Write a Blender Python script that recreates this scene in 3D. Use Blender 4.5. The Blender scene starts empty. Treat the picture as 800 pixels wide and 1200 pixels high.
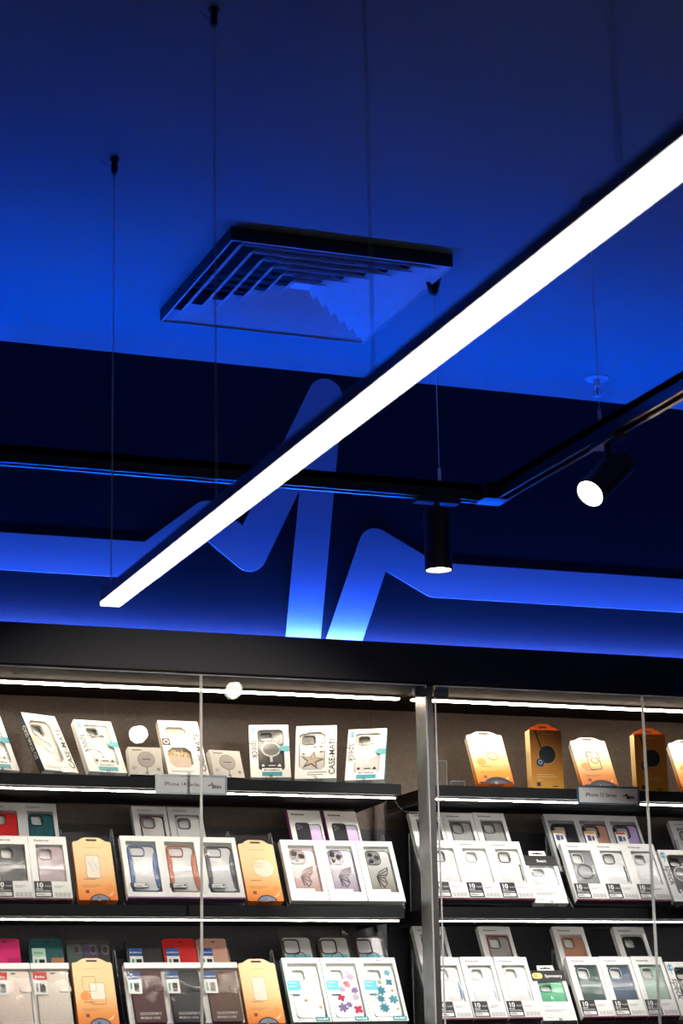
import bpy, bmesh, math, random
from mathutils import Vector, Matrix, noise
R = math.radians
EYE = 1.5                      # camera height; everything below is written relative to the eye and lifted at the end
scene = bpy.context.scene
COL = scene.collection
random.seed(7)

# ------------------------------------------------------------------ materials
def new_mat(name):
    m = bpy.data.materials.new(name); m.use_nodes = True
    nt = m.node_tree; nt.nodes.clear()
    out = nt.nodes.new('ShaderNodeOutputMaterial')
    return m, nt, out
def pmat(name, col, rough=.5, metal=0., bump=0., bscale=200., var=0., vscale=30., spec=.5, coat=0.):
    """principled material with procedural grain: var mottles the colour, bump roughens the surface"""
    m, nt, out = new_mat(name)
    b = nt.nodes.new('ShaderNodeBsdfPrincipled'); nt.links.new(b.outputs[0], out.inputs[0])
    b.inputs['Base Color'].default_value = (*col, 1); b.inputs['Roughness'].default_value = rough
    b.inputs['Metallic'].default_value = metal; b.inputs['Specular IOR Level'].default_value = spec
    b.inputs['Coat Weight'].default_value = coat; b.inputs['Coat Roughness'].default_value = .05
    tc = nt.nodes.new('ShaderNodeTexCoord')
    if var:
        n = nt.nodes.new('ShaderNodeTexNoise'); n.inputs['Scale'].default_value = vscale; n.inputs['Detail'].default_value = 6
        r = nt.nodes.new('ShaderNodeValToRGB')
        r.color_ramp.elements[0].position = .3; r.color_ramp.elements[1].position = .7
        r.color_ramp.elements[0].color = (*[c*(1-var) for c in col], 1)
        r.color_ramp.elements[1].color = (*[min(1, c*(1+var)) for c in col], 1)
        nt.links.new(tc.outputs['Object'], n.inputs['Vector']); nt.links.new(n.outputs[0], r.inputs[0]); nt.links.new(r.outputs[0], b.inputs['Base Color'])
    if bump:
        n2 = nt.nodes.new('ShaderNodeTexNoise'); n2.inputs['Scale'].default_value = bscale; n2.inputs['Detail'].default_value = 4
        bp = nt.nodes.new('ShaderNodeBump'); bp.inputs['Strength'].default_value = bump; bp.inputs['Distance'].default_value = .002
        nt.links.new(tc.outputs['Object'], n2.inputs['Vector']); nt.links.new(n2.outputs[0], bp.inputs['Height']); nt.links.new(bp.outputs[0], b.inputs['Normal'])
    return m
def emat(name, col, s):
    m, nt, out = new_mat(name)
    e = nt.nodes.new('ShaderNodeEmission'); e.inputs[0].default_value = (*col, 1); e.inputs[1].default_value = s
    nt.links.new(e.outputs[0], out.inputs[0]); return m
def glassy(name, tint=(1, 1, 1), ior=1.45, rough=.02, extra=0., wave=0., wscale=20.):
    """thin clear sheet: transmits, reflects by Fresnel; extra adds a milky diffuse share"""
    m, nt, out = new_mat(name)
    t = nt.nodes.new('ShaderNodeBsdfTransparent'); t.inputs[0].default_value = (*tint, 1)
    g = nt.nodes.new('ShaderNodeBsdfGlossy'); g.inputs['Roughness'].default_value = rough
    f = nt.nodes.new('ShaderNodeFresnel')
    ge = nt.nodes.new('ShaderNodeNewGeometry'); mr = nt.nodes.new('ShaderNodeMapRange')   # same reflectance on both faces of the sheet
    mr.inputs[3].default_value = ior; mr.inputs[4].default_value = 1/ior
    nt.links.new(ge.outputs['Backfacing'], mr.inputs[0]); nt.links.new(mr.outputs[0], f.inputs[0])
    if wave:                                        # slack film: slow ripples break up what it mirrors
        tc = nt.nodes.new('ShaderNodeTexCoord'); n = nt.nodes.new('ShaderNodeTexNoise'); n.inputs['Scale'].default_value = wscale; n.inputs['Detail'].default_value = 1
        oi = nt.nodes.new('ShaderNodeObjectInfo'); ad = nt.nodes.new('ShaderNodeVectorMath'); ad.operation = 'ADD'
        bp = nt.nodes.new('ShaderNodeBump'); bp.inputs['Strength'].default_value = wave; bp.inputs['Distance'].default_value = .01
        nt.links.new(tc.outputs['Object'], ad.inputs[0]); nt.links.new(oi.outputs['Random'], ad.inputs[1]); nt.links.new(ad.outputs[0], n.inputs['Vector']); nt.links.new(n.outputs[0], bp.inputs['Height']); nt.links.new(bp.outputs[0], g.inputs['Normal'])
    mx = nt.nodes.new('ShaderNodeMixShader')
    nt.links.new(f.outputs[0], mx.inputs[0]); nt.links.new(t.outputs[0], mx.inputs[1]); nt.links.new(g.outputs[0], mx.inputs[2])
    last = mx
    if extra:
        d = nt.nodes.new('ShaderNodeBsdfDiffuse'); d.inputs[0].default_value = (.85, .87, .9, 1)
        m2 = nt.nodes.new('ShaderNodeMixShader'); m2.inputs[0].default_value = extra
        nt.links.new(mx.outputs[0], m2.inputs[1]); nt.links.new(d.outputs[0], m2.inputs[2]); last = m2
    nt.links.new(last.outputs[0], out.inputs[0]); return m
def gradmat(name, stops, rough=.4):
    """printed top-to-bottom colour fade of a carton (generated coordinates of the carton itself)"""
    m, nt, out = new_mat(name)
    b = nt.nodes.new('ShaderNodeBsdfPrincipled'); b.inputs['Roughness'].default_value = rough
    tc = nt.nodes.new('ShaderNodeTexCoord'); sp = nt.nodes.new('ShaderNodeSeparateXYZ'); r = nt.nodes.new('ShaderNodeValToRGB')
    nt.links.new(tc.outputs['Generated'], sp.inputs[0]); nt.links.new(sp.outputs[2], r.inputs[0])
    nt.links.new(r.outputs[0], b.inputs['Base Color']); nt.links.new(b.outputs[0], out.inputs[0])
    cr = r.color_ramp
    cr.elements[0].position, cr.elements[0].color = stops[0][0], (*stops[0][1], 1)
    cr.elements[1].position, cr.elements[1].color = stops[-1][0], (*stops[-1][1], 1)
    for p, c in stops[1:-1]:
        e = cr.elements.new(p); e.color = (*c, 1)
    return m
def glowedge():
    """ground glass edge: passes the light of the case through"""
    m, nt, out = new_mat('polished_glass_edge')
    t = nt.nodes.new('ShaderNodeBsdfTranslucent'); t.inputs[0].default_value = (1., 1., .98, 1)
    d = nt.nodes.new('ShaderNodeBsdfDiffuse'); d.inputs[0].default_value = (.95, .96, .95, 1)
    n = nt.nodes.new('ShaderNodeTexNoise'); n.inputs['Scale'].default_value = 40
    r = nt.nodes.new('ShaderNodeMapRange'); r.inputs[3].default_value = .05; r.inputs[4].default_value = .35
    mx = nt.nodes.new('ShaderNodeMixShader')
    nt.links.new(n.outputs[0], r.inputs[0]); nt.links.new(r.outputs[0], mx.inputs[0]); nt.links.new(t.outputs[0], mx.inputs[1]); nt.links.new(d.outputs[0], mx.inputs[2])
    nt.links.new(mx.outputs[0], out.inputs[0]); return m
_mc = {}
def plain(col, rough=.45, metal=0., coat=0.):
    k = (tuple(round(c, 3) for c in col), rough, metal, coat)
    if k not in _mc: _mc[k] = pmat('print_%d' % len(_mc), col, rough, metal, var=.04, vscale=80, coat=coat)
    return _mc[k]

M = dict(
    ceiling=pmat('ceiling_paint', (.22, .30, .335), .9, bump=.25, bscale=180, var=.03, vscale=3),
    wall=pmat('wall_navy_paint', (.0045, .0070, .0086), .8, bump=.3, bscale=160, var=.08, vscale=6),
    graphic=pmat('wall_graphic_paint', (.50, .52, .56), .75, bump=.2, bscale=160),
    fascia=pmat('black_fascia', (.012, .0115, .014), .55, bump=.5, bscale=420, var=.25, vscale=300),
    floor=pmat('dark_floor', (.03, .03, .033), .5, var=.2, vscale=4),
    black=pmat('black_powder_coat', (.010, .010, .011), .45, bump=.15, bscale=500),
    shelf=pmat('shelf_black_metal', (.007, .007, .009), .6, bump=.15, bscale=400, var=.2, vscale=200, spec=.2),
    post=pmat('post_dark_metal', (.26, .26, .265), .38, .6, bump=.1, bscale=300, var=.25, vscale=25),
    brown=pmat('brown_back_panel', (.082, .056, .042), .6, bump=.4, bscale=350, var=.35, vscale=260),
    dark=pmat('black_back_panel', (.030, .029, .036), .6, bump=.4, bscale=350, var=.4, vscale=260),
    soffit=pmat('case_ceiling_bronze', (.020, .013, .009), .75, 0., bump=.1, bscale=200, var=.2, vscale=40, spec=.04),
    hinge=pmat('hinge_blue_black', (.012, .016, .035), .4, .3),
    housing=pmat('pendant_housing_grey', (.36, .36, .37), .45, .3, var=.1, vscale=60),
    cable=pmat('steel_cable', (.88, .88, .92), .5, .1),
    steel=pmat('bright_steel', (.8, .8, .82), .2, 1.),
    white=pmat('white_card', (.84, .83, .80), .4, var=.02, vscale=60),
    cream=pmat('cream_card', (.80, .74, .66), .45, var=.03, vscale=60),
    inner=pmat('white_tray', (.72, .71, .69), .5),
    grey=pmat('grey_card', (.46, .46, .47), .45, var=.05, vscale=50),
    blk=pmat('black_print', (.012, .012, .013), .4),
    magenta=pmat('plum_print', (.16, .015, .045), .4),
    purple=pmat('purple_print', (.16, .045, .15), .4),
    teal=pmat('teal_print', (.03, .30, .36), .4),
    sprink=pmat('white_enamel', (.85, .85, .85), .3),
    vent=pmat('vent_grey_enamel', (.72, .72, .74), .45, var=.05, vscale=20),
    vframe=pmat('vent_frame_black', (.012, .012, .013), .5),
    vblack=pmat('duct_black', (.01, .01, .01), .8),
    glass=glassy('door_glass', (.93, .95, .95), 1.45, .0),
    edge=glowedge(),
    acrylic=glassy('clear_acrylic', (.93, .94, .95), 1.49, .03, .015),
    aedge=glassy('acrylic_edge', (.85, .87, .88), 1.49, .05, .22),
    film=glassy('window_film', (.97, .97, .97), 1.22, .16, .0, .55, 22),
    film_thin=glassy('window_film_thin', (.97, .97, .97), 1.07, .12, .0, .4, 22),
    wrap=glassy('crinkled_film', (.88, .88, .9), 1.65, .2, .03),
    led=emat('warm_led', (1., .87, .76), 62.),
    ledwhite=emat('neutral_led', (1., .91, .86), 58.),
    ledtop=emat('warm_led_top', (1., .82, .64), 46.),
    tube=emat('white_diffuser', (1., .93, .90), 9.),
    cove=emat('blue_led', (.0, .086, 1.), 240.),
    addedwhite=emat('added_white_wash', (.92, .72, .95), 32.),
    lamp=emat('spot_lens', (1., .90, .80), 22.),
)

# ------------------------------------------------------------------ mesh helpers
def link(o, parent=None):
    COL.objects.link(o)
    if parent is not None: o.parent = parent
    return o
def mobj(name, bm, mats, parent=None, smooth=False, recalc=True):
    if recalc: bmesh.ops.recalc_face_normals(bm, faces=bm.faces)
    me = bpy.data.meshes.new(name); bm.to_mesh(me); bm.free()
    for m in (mats if isinstance(mats, (list, tuple)) else [mats]): me.materials.append(m)
    if smooth:
        for p in me.polygons: p.use_smooth = True
    return link(bpy.data.objects.new(name, me), parent)
def tag(o, label=None, cat=None, group=None, kind=None):
    for k, v in (('label', label), ('category', cat), ('group', group), ('kind', kind)):
        if v: o[k] = v
    return o
def thing(name, label, cat, loc=(0, 0, 0), rot=(0, 0, 0), group=None):
    o = bpy.data.objects.new(name, None); o.empty_display_size = .02
    o.location = loc; o.rotation_euler = rot
    link(o); return tag(o, label, cat, group)
def box(bm, a, b, mi=0):
    x0, y0, z0 = a; x1, y1, z1 = b
    v = [bm.verts.new(p) for p in ((x0,y0,z0),(x1,y0,z0),(x1,y1,z0),(x0,y1,z0),(x0,y0,z1),(x1,y0,z1),(x1,y1,z1),(x0,y1,z1))]
    for f in ((3,2,1,0),(4,5,6,7),(0,1,5,4),(1,2,6,5),(2,3,7,6),(3,0,4,7)):
        bm.faces.new([v[i] for i in f]).material_index = mi
def bx(name, a, b, m, parent=None, bev=0.):
    bm = bmesh.new(); box(bm, a, b)
    if bev: bmesh.ops.bevel(bm, geom=bm.edges[:], offset=bev, segments=2, affect='EDGES', profile=.5)
    return mobj(name, bm, m, parent)
def cyl(bm, p, q, r0, r1=None, n=16, caps=True):
    p, q = Vector(p), Vector(q); r1 = r0 if r1 is None else r1
    d = (q-p).normalized(); u = d.orthogonal().normalized(); w = d.cross(u)
    A = [bm.verts.new(p+(u*math.cos(t)+w*math.sin(t))*r0) for t in [2*math.pi*i/n for i in range(n)]]
    B = [bm.verts.new(q+(u*math.cos(t)+w*math.sin(t))*r1) for t in [2*math.pi*i/n for i in range(n)]]
    for i in range(n): bm.faces.new((A[i], A[(i+1)%n], B[(i+1)%n], B[i])).smooth = True
    if caps: bm.faces.new(A[::-1]); bm.faces.new(B)
def cy(name, p, q, r0, m, parent=None, r1=None, n=16):
    bm = bmesh.new(); cyl(bm, p, q, r0, r1, n); return mobj(name, bm, m, parent)
def tube(name, pts, r, m, parent=None, n=6):
    bm = bmesh.new()
    for a, b in zip(pts, pts[1:]): cyl(bm, a, b, r, n=n)
    return mobj(name, bm, m, parent)
# flat shapes drawn in local X (width) / Z (height); y runs into the depth
def rrect(cx, cz, w, h, r, n=5):
    r = min(r, w/2-1e-5, h/2-1e-5); out = []
    for (sx, sz, a0) in ((1,-1,-90), (1,1,0), (-1,1,90), (-1,-1,180)):
        for i in range(n+1):
            a = R(a0+90*i/n); out.append((cx+sx*(w/2-r)+r*math.cos(a), cz+sz*(h/2-r)+r*math.sin(a)))
    return out
def circ(cx, cz, r, n=28, rz=None):
    rz = rz or r
    return [(cx+r*math.cos(2*math.pi*i/n), cz+rz*math.sin(2*math.pi*i/n)) for i in range(n)]
def rect(x0, z0, x1, z1): return [(x0,z0),(x1,z0),(x1,z1),(x0,z1)]
def add_prism(bm, loops, y0, y1, mi=0):
    """loops[0] outline, the rest holes; front at y0, back at y1"""
    es, rings = [], []
    for L in loops:
        vs = [bm.verts.new((x, y0, z)) for x, z in L]
        rings.append(vs)
        es += [bm.edges.new((vs[i], vs[(i+1) % len(vs)])) for i in range(len(vs))]
    if len(loops) == 1: fs = [bm.faces.new(rings[0])]
    else:
        r = bmesh.ops.triangle_fill(bm, use_beauty=True, use_dissolve=False, edges=es)
        fs = [g for g in r['geom'] if isinstance(g, bmesh.types.BMFace)]
    vmap = {}
    for ring in rings:
        for v in ring: vmap[v] = bm.verts.new((v.co.x, y1, v.co.z))
    for f in fs:
        f.material_index = mi
        bm.faces.new([vmap[v] for v in reversed(f.verts)]).material_index = mi
    for ring in rings:
        for i in range(len(ring)):
            a, b = ring[i], ring[(i+1) % len(ring)]
            bm.faces.new((a, b, vmap[b], vmap[a])).material_index = mi
def prism(name, loops, y0, y1, m, parent=None):
    bm = bmesh.new(); add_prism(bm, loops, y0, y1); return mobj(name, bm, m, parent)
def multi(name, shapes, y0, y1, m, parent=None):
    bm = bmesh.new()
    for L in shapes: add_prism(bm, L, y0, y1)
    return mobj(name, bm, m, parent)
_tc = {}
def text(name, body, size, m, parent, x, z, y=-.0006, roll=0., align='LEFT', bold=0., sx=1., thick=.0003):
    """lettering as a thin raised mesh on the XZ face; roll turns it in the face plane"""
    key = (body, align, bold)
    if key not in _tc:
        cu = bpy.data.curves.new('lettering', 'FONT'); cu.body = body; cu.size = 1.; cu.align_x = align; cu.offset = bold
        cu.resolution_u = 3
        ob = bpy.data.objects.new('lettering', cu); COL.objects.link(ob)
        me = bpy.data.meshes.new_from_object(ob.evaluated_get(bpy.context.evaluated_depsgraph_get()))
        COL.objects.unlink(ob); bpy.data.objects.remove(ob); bpy.data.curves.remove(cu)
        _tc[key] = me
    me = _tc[key].copy(); me.materials.clear(); me.materials.append(m)
    c, s = math.cos(roll), math.sin(roll)
    for v in me.vertices:
        a, b = v.co.x*size*sx, v.co.y*size
        v.co = (x+a*c-b*s, y, z+a*s+b*c)
    o = bpy.data.objects.new(name, me); return link(o, parent)

def scribble(name, t, x, z, w, h, m, y0=-.0006, y1=0., n=7, seed=1, align='LEFT'):
    """a word too small to read: a row of uneven upright blocks"""
    rnd = random.Random(seed); out = []; st = w/n
    if align == 'CENTER': x -= w/2
    for k in range(n):
        hh = h*(1 if k == 0 else rnd.choice((.68, .72, .95)))
        out.append([rect(x+k*st, z, x+k*st+st*rnd.uniform(.55, .78), z+hh)])
    return multi(name, out, y0, y1, m, t)

# ------------------------------------------------------------------ the room
WALLY, CEIL = 5.43, 1.92
GX0, GX1 = -1.2, 6.2
def struct(o): return tag(o, kind='structure')
struct(bx('floor', (GX0, -2.5, -EYE-.05), (GX1, WALLY, -EYE), M['floor']))
struct(bx('wall_back', (GX0, WALLY, -EYE), (GX1, WALLY+.12, CEIL+.08), M['wall']))
VX0, VX1, VY0, VY1 = 1.466, 2.043, 4.452, 5.058      # air diffuser outline on the ceiling
bm = bmesh.new()
def q4(pts): bm.faces.new([bm.verts.new(p) for p in pts])
for (x0, y0, x1, y1) in ((GX0,-2.5,GX1,VY0+.02), (GX0,VY1-.02,GX1,WALLY), (GX0,VY0+.02,VX0+.02,VY1-.02), (VX1-.02,VY0+.02,GX1,VY1-.02)):
    box(bm, (x0, y0, CEIL), (x1, y1, CEIL+.08))
struct(mobj('ceiling', bm, M['ceiling']))

# header above the cabinets: black fascia, ledge behind it, blue strip lying in the trough at the wall
CX0, CX1 = -.4, 4.9
bm = bmesh.new()
box(bm, (CX0, 5.0, .944), (CX1, 5.02, 1.046)); box(bm, (CX0, 5.02, 1.02), (CX1, WALLY-.001, 1.04))
hd = struct(mobj('trim_1', bm, M['fascia']))
bx('led_channel', (CX0, 5.388, 1.0401), (CX1, 5.4005, 1.104), M['black'], hd)
bx('added_baffle', (CX0, 5.3775, 1.0401), (CX1, 5.3805, 1.1132), M['black'], hd)  # unseen baffle added so the blue light fades on the far ceiling
bx('led_strip', (CX0, 5.389, 1.1042), (CX1, 5.400, 1.112), M['cove'], hd)
tag(bx('led_strip', (CX0, 5.4006, 1.086), (CX1, 5.4016, 1.1035), M['addedwhite'], hd), 'added white strip brightening the foot of the wall graphic')  # added strip, out of sight: whitens the heartbeat line just above the ledge

# heartbeat line painted on the wall
def stroke(pts, w, narc=10):
    """outline of a thick polyline: round outside corners, sharp inside ones"""
    P = [Vector(p) for p in pts]; left, right = [], []
    n = len(P)
    for i in range(n):
        d0 = (P[i]-P[i-1]).normalized() if i else None
        d1 = (P[i+1]-P[i]).normalized() if i < n-1 else None
        if d0 is None or d1 is None:
            d = d1 or d0; nn = Vector((-d.y, d.x))*w/2
            left.append(P[i]+nn); right.append(P[i]-nn); continue
        n0, n1 = Vector((-d0.y, d0.x)), Vector((-d1.y, d1.x))
        turn = d0.x*d1.y-d0.y*d1.x
        mit = (n0+n1).normalized(); ml = (w/2)/max(.2, mit.dot(n0))
        if turn > 0:
            left.append(P[i]+mit*ml)
            a0 = math.atan2(-n0.y, -n0.x); a1 = math.atan2(-n1.y, -n1.x)
            da = (a1-a0+math.pi) % (2*math.pi)-math.pi
            for k in range(narc+1): a = a0+da*k/narc; right.append(P[i]+Vector((math.cos(a), math.sin(a)))*w/2)
        else:
            right.append(P[i]-mit*ml)
            a0 = math.atan2(n0.y, n0.x); a1 = math.atan2(n1.y, n1.x)
            da = (a1-a0+math.pi) % (2*math.pi)-math.pi
            for k in range(narc+1): a = a0+da*k/narc; left.append(P[i]+Vector((math.cos(a), math.sin(a)))*w/2)
    return [tuple(p) for p in left+right[::-1]]
SW = .103
bm = bmesh.new()
add_prism(bm, [stroke([(GX0+.01, 1.3215), (1.548, 1.3275), (1.712, 1.458), (1.833, 1.366), (2.071, 1.852)], SW)[:]], WALLY-.004, WALLY-.0005)
add_prism(bm, [stroke([(2.0715, 1.852), (1.980, 1.045)], SW)], WALLY-.0042, WALLY-.0005)
add_prism(bm, [circ(2.071, 1.852, SW/2, 40)], WALLY-.0041, WALLY-.0005)
add_prism(bm, [stroke([(2.080, 1.045), (2.217, 1.415), (2.392, 1.3255), (3.217, 1.327), (GX1-.01, 1.33)], SW)], WALLY-.004, WALLY-.0005)
tag(mobj('wall_graphic', bm, M['graphic']), 'pale heartbeat line graphic running along the dark wall above the cabinets', 'wall graphic')

# ------------------------------------------------------------------ ceiling air diffuser
t = thing('ceiling_air_diffuser', 'square stepped four-way air vent set in the blue ceiling', 'air vent', (0, 0, 0))
def ring(bm, c, h0, z0, h1, z1):
    """four sloping sides of a square cone between half sizes h0 (at z0) and h1 (at z1)"""
    (cx, cy_), (ax, ay) = c, (VX1-VX0, VY1-VY0)
    def sq(h, z): return [bm.verts.new((cx+sx*h*ax, cy_+sy*h*ay, z)) for sx, sy in ((-1,-1),(1,-1),(1,1),(-1,1))]
    A, B = sq(h0, z0), sq(h1, z1)
    for i in range(4): bm.faces.new((A[i], A[(i+1)%4], B[(i+1)%4], B[i]))
    return A, B
VC = ((VX0+VX1)/2, (VY0+VY1)/2)
bm = bmesh.new()
ring(bm, VC, .5, CEIL-.0005, .4985, CEIL-.034); ring(bm, VC, .4982, CEIL-.034, .4968, CEIL+.05)
mobj('frame', bm, M['vframe'], t, recalc=False)
bm = bmesh.new(); ring(bm, VC, .4985, CEIL-.034, .493, CEIL-.0345); ring(bm, VC, .493, CEIL-.0345, .493, CEIL-.031); ring(bm, VC, .493, CEIL-.031, .452, CEIL-.006)
mobj('frame_lip', bm, M['vent'], t, recalc=False)
for i in range(6):
    h = .450-.073*i
    bm = bmesh.new(); z0, z1 = CEIL-.033+.002*i, CEIL+.000+.002*i
    ring(bm, VC, h, z0, h-.062, z1); ring(bm, VC, h-.001, z0+.0012, h-.063, z1+.0012)
    ring(bm, VC, h, z0, h-.001, z0+.0012); ring(bm, VC, h-.062, z1, h-.063, z1+.0012)
    mobj('louvre', bm, M['vent'], t, recalc=False)
bm = bmesh.new(); A, B = ring(bm, VC, .045, CEIL-.008, .02, CEIL+.006); bm.faces.new(A)
mobj('centre_plate', bm, M['vent'], t)
bm = bmesh.new(); box(bm, (VX0+.022, VY0+.022, CEIL+.05), (VX1-.022, VY1-.022, CEIL+.054)); mobj('duct_plate', bm, M['vblack'], t)

# ------------------------------------------------------------------ hanging parts
def anchor(parent, x, y, tail=True):
    """ceiling gripper: rose, barrel, bright nipple and the spare wire curling beside it"""
    a = cy('ceiling_anchor', (x, y, CEIL-.0005), (x, y, CEIL-.006), .011, M['black'], parent)
    cy('barrel', (x, y, CEIL-.006), (x, y, CEIL-.034), .0075, M['black'], a)
    cy('nipple', (x, y, CEIL-.034), (x, y, CEIL-.041), .0045, M['steel'], a, r1=.0025)
    if tail:
        pts = [(x-.006-.02*math.sin(k/8*math.pi*.5)-.003*k/8, y, CEIL-.022+.004*math.sin(k/8*math.pi)+.012*(k/8)**2) for k in range(9)]
        tube('wire_tail', pts, .0012, M['steel'], a)
    return a
# linear pendant: runs straight out from the wall
PX, PW = 1.1015, .021
t = thing('linear_pendant_light', 'long slim grey linear pendant with glowing white underside hung on wires', 'pendant light', (PX, 4.17, .917))
def rel(o, root):                                       # keep world coordinates of a mesh built in world space under a placed root
    o.matrix_parent_inverse = Matrix.Translation(-Vector(root.location)); return o
rel(bx('housing', (PX-PW, -1.4, .9235), (PX+PW, 4.168, .9475), M['housing'], t, .0012), t)
rel(bx('diffuser', (PX-PW+.0012, -1.398, .9165), (PX+PW-.0012, 4.167, .9234), M['tube'], t), t)
rel(bx('end_cap', (PX-PW, 4.168, .9165), (PX+PW, 4.171, .9475), M['housing'], t), t)
for y in (4.19-.03, 3.44, 2.69, 1.94, 1.19, .44, -.31, -1.06):
    yy = min(y, 4.16)
    c = rel(cy('suspension_cable', (PX, yy, .955), (PX, yy, CEIL-.04), .0013, M['cable'], t, n=8), t)
    cy('ferrule', (PX, yy, .947), (PX, yy, .962), .0035, M['housing'], c)
    anchor(c, PX, yy)

# lighting track: a run along the wall and one towards the room, joined at a corner
TX, TY, TZ = 2.2, 4.592, 1.348
t = thing('lighting_track', 'black L-shaped ceiling lighting track hung on wires before the wall', 'lighting track', (TX, TY, TZ))
def rail(a, b, along_x):
    bm = bmesh.new(); g = .0175
    for o0, o1, z0, z1 in ((-g, -.010, TZ-.02, TZ+.022), (.010, g, TZ-.02, TZ+.022), (-g, g, TZ+.004, TZ+.022), (-.004, .004, TZ-.012, TZ+.004)):
        if along_x: box(bm, (a, TY+o0, z0), (b, TY+o1, z1))
        else: box(bm, (TX+o0, a, z0), (TX+o1, b, z1))
    return bm
trackm = pmat('track_black', (.015, .015, .017), .3, 0., var=.1, vscale=40, coat=1.)
rel(mobj('rail', rail(-.9, TX-.05, True), trackm, t), t)
rel(mobj('rail', rail(-1.0, TY-.05, False), trackm, t), t)
c = rel(bx('corner_connector', (TX-.05, TY-.05, TZ-.021), (TX+.019, TY+.019, TZ+.023), trackm, t, .001), t)
for x, y in ((2.05, TY), (.85, TY), (-.35, TY), (TX, 4.03), (TX, 2.83), (TX, 1.6)):
    w = rel(cy('suspension_cable', (x, y, TZ+.03), (x, y, CEIL-.03), .0012, M['cable'], t, n=8), t)
    cy('gripper', (x, y, TZ+.022), (x, y, TZ+.058), .004, M['cable'], w)
    bm = bmesh.new(); cyl(bm, (x, y, CEIL-.0005), (x, y, CEIL-.012), .016, .021); cyl(bm, (x, y, CEIL-.012), (x, y, CEIL-.055), .021, .011)
    mobj('ceiling_cone', bm, M['black'], w)
    cy('nipple', (x, y, CEIL-.055), (x, y, CEIL-.060), .008, M['steel'], w, r1=.004)

def spotlight(label, x, y, yaw_along_x, d, power=0., cone=34., L=.155, rad=.034, pivot_up=.0):
    """cylindrical spot: adapter in the track, stem, barrel with recessed glowing lens; d = beam direction"""
    t = thing('track_spotlight', label, 'spotlight', (x, y, TZ-.021), group='spotlights on the lighting track')
    a, b = (.058, .0165) if yaw_along_x else (.0165, .058)
    bx('track_adapter', (-a, -b, -.012), (a, b, 0), M['black'], t, .001)
    cy('stem', (0, 0, -.012), (0, 0, -.034 if d[2] < -.99 else -.075), .008, M['black'], t)
    d = Vector(d).normalized()
    if d.z < -.99: top = Vector((0, 0, -.026))
    else:
        top = Vector((0, 0, -.082))-d*L*.42
        k = bmesh.new(); cyl(k, (0-.012, 0, -.075), (.012, 0, -.075), .012); mobj('knuckle', k, M['black'], t)
    bot = top+d*L
    bm = bmesh.new(); n = 32
    cyl(bm, top, top+d*.006, rad-.003, rad, n); cyl(bm, top+d*.006, bot, rad, rad, n, caps=False)
    cyl(bm, bot, bot-d*.012, rad-.003, rad-.003, n, caps=False)
    u = d.orthogonal().normalized(); w = d.cross(u)
    A = [bm.verts.new(bot+(u*math.cos(s)+w*math.sin(s))*rad) for s in [2*math.pi*i/n for i in range(n)]]
    B = [bm.verts.new(bot+(u*math.cos(s)+w*math.sin(s))*(rad-.003)) for s in [2*math.pi*i/n for i in range(n)]]
    for i in range(n): bm.faces.new((A[i], A[(i+1)%n], B[(i+1)%n], B[i]))
    bd = mobj('barrel', bm, M['black'], t)
    cy('lens', bot-d*.006, bot-d*.003, rad-.0032, M['lamp'], bd, n=32)
    tag(bd.children[0], 'glowing white lens')
    if power:
        l = bpy.data.lights.new('lamp', 'SPOT'); l.energy = power; l.color = (1., .93, .86); l.spot_size = R(cone); l.spot_blend = .6; l.shadow_soft_size = .03
        lo = link(bpy.data.objects.new('lamp', l), t); lo.location = bot+d*.004; lo.rotation_euler = d.to_track_quat('-Z', 'Y').to_euler()
    return t
spotlight('black cylinder spotlight pointing straight down from the wall track', 2.04, TY, True, (0, 0, -1), 60., 60.)
spotlight('black cylinder spotlight tilted towards the room near the sprinkler', TX, 4.0, False, (-.76, -.30, -.66), 60., 50.)

# more heads on the same track, nearer the viewer and farther left
for lab, x, y, along, d in (('black spotlight on the track aimed at the right cabinet, nearest the tilted one', TX, 3.2, False, (.12, 2.0, -.95)),
                            ('black spotlight on the track aimed at the left cabinet, farthest from the wall', TX, 2.1, False, (-.75, 3.0, -1.0))):
    spotlight(lab, x, y, along, d, 210., 34.)

# sprinkler
t = thing('ceiling_sprinkler', 'small white fire sprinkler on a round plate near the ceiling edge', 'sprinkler', (2.85, 5.226, CEIL))
bm = bmesh.new(); cyl(bm, (0,0,-.0005), (0,0,-.005), .038, .034, 32); mobj('escutcheon', bm, M['sprink'], t)
bm = bmesh.new(); cyl(bm, (0,0,-.004), (0,0,-.024), .011); cyl(bm, (0,0,-.024), (0,0,-.03), .013); mobj('body', bm, M['sprink'], t)
tube('yoke', [(-.011,0,-.03), (-.013,0,-.042), (-.004,0,-.054), (.004,0,-.054), (.013,0,-.042), (.011,0,-.03)], .0022, M['sprink'], t)
cy('glass_bulb', (0,0,-.03), (0,0,-.053), .0028, plain((.6,.05,.05), .15), t)
bm = bmesh.new()
add_prism(bm, [[((.016 if i % 2 else .010)*math.cos(2*math.pi*i/24), (.016 if i % 2 else .010)*math.sin(2*math.pi*i/24)) for i in range(24)]], 0, .0015)
o = mobj('deflector', bm, M['sprink'], t); o.location = (0, 0, -.0555); o.rotation_euler = (R(-90), 0, 0)

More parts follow.
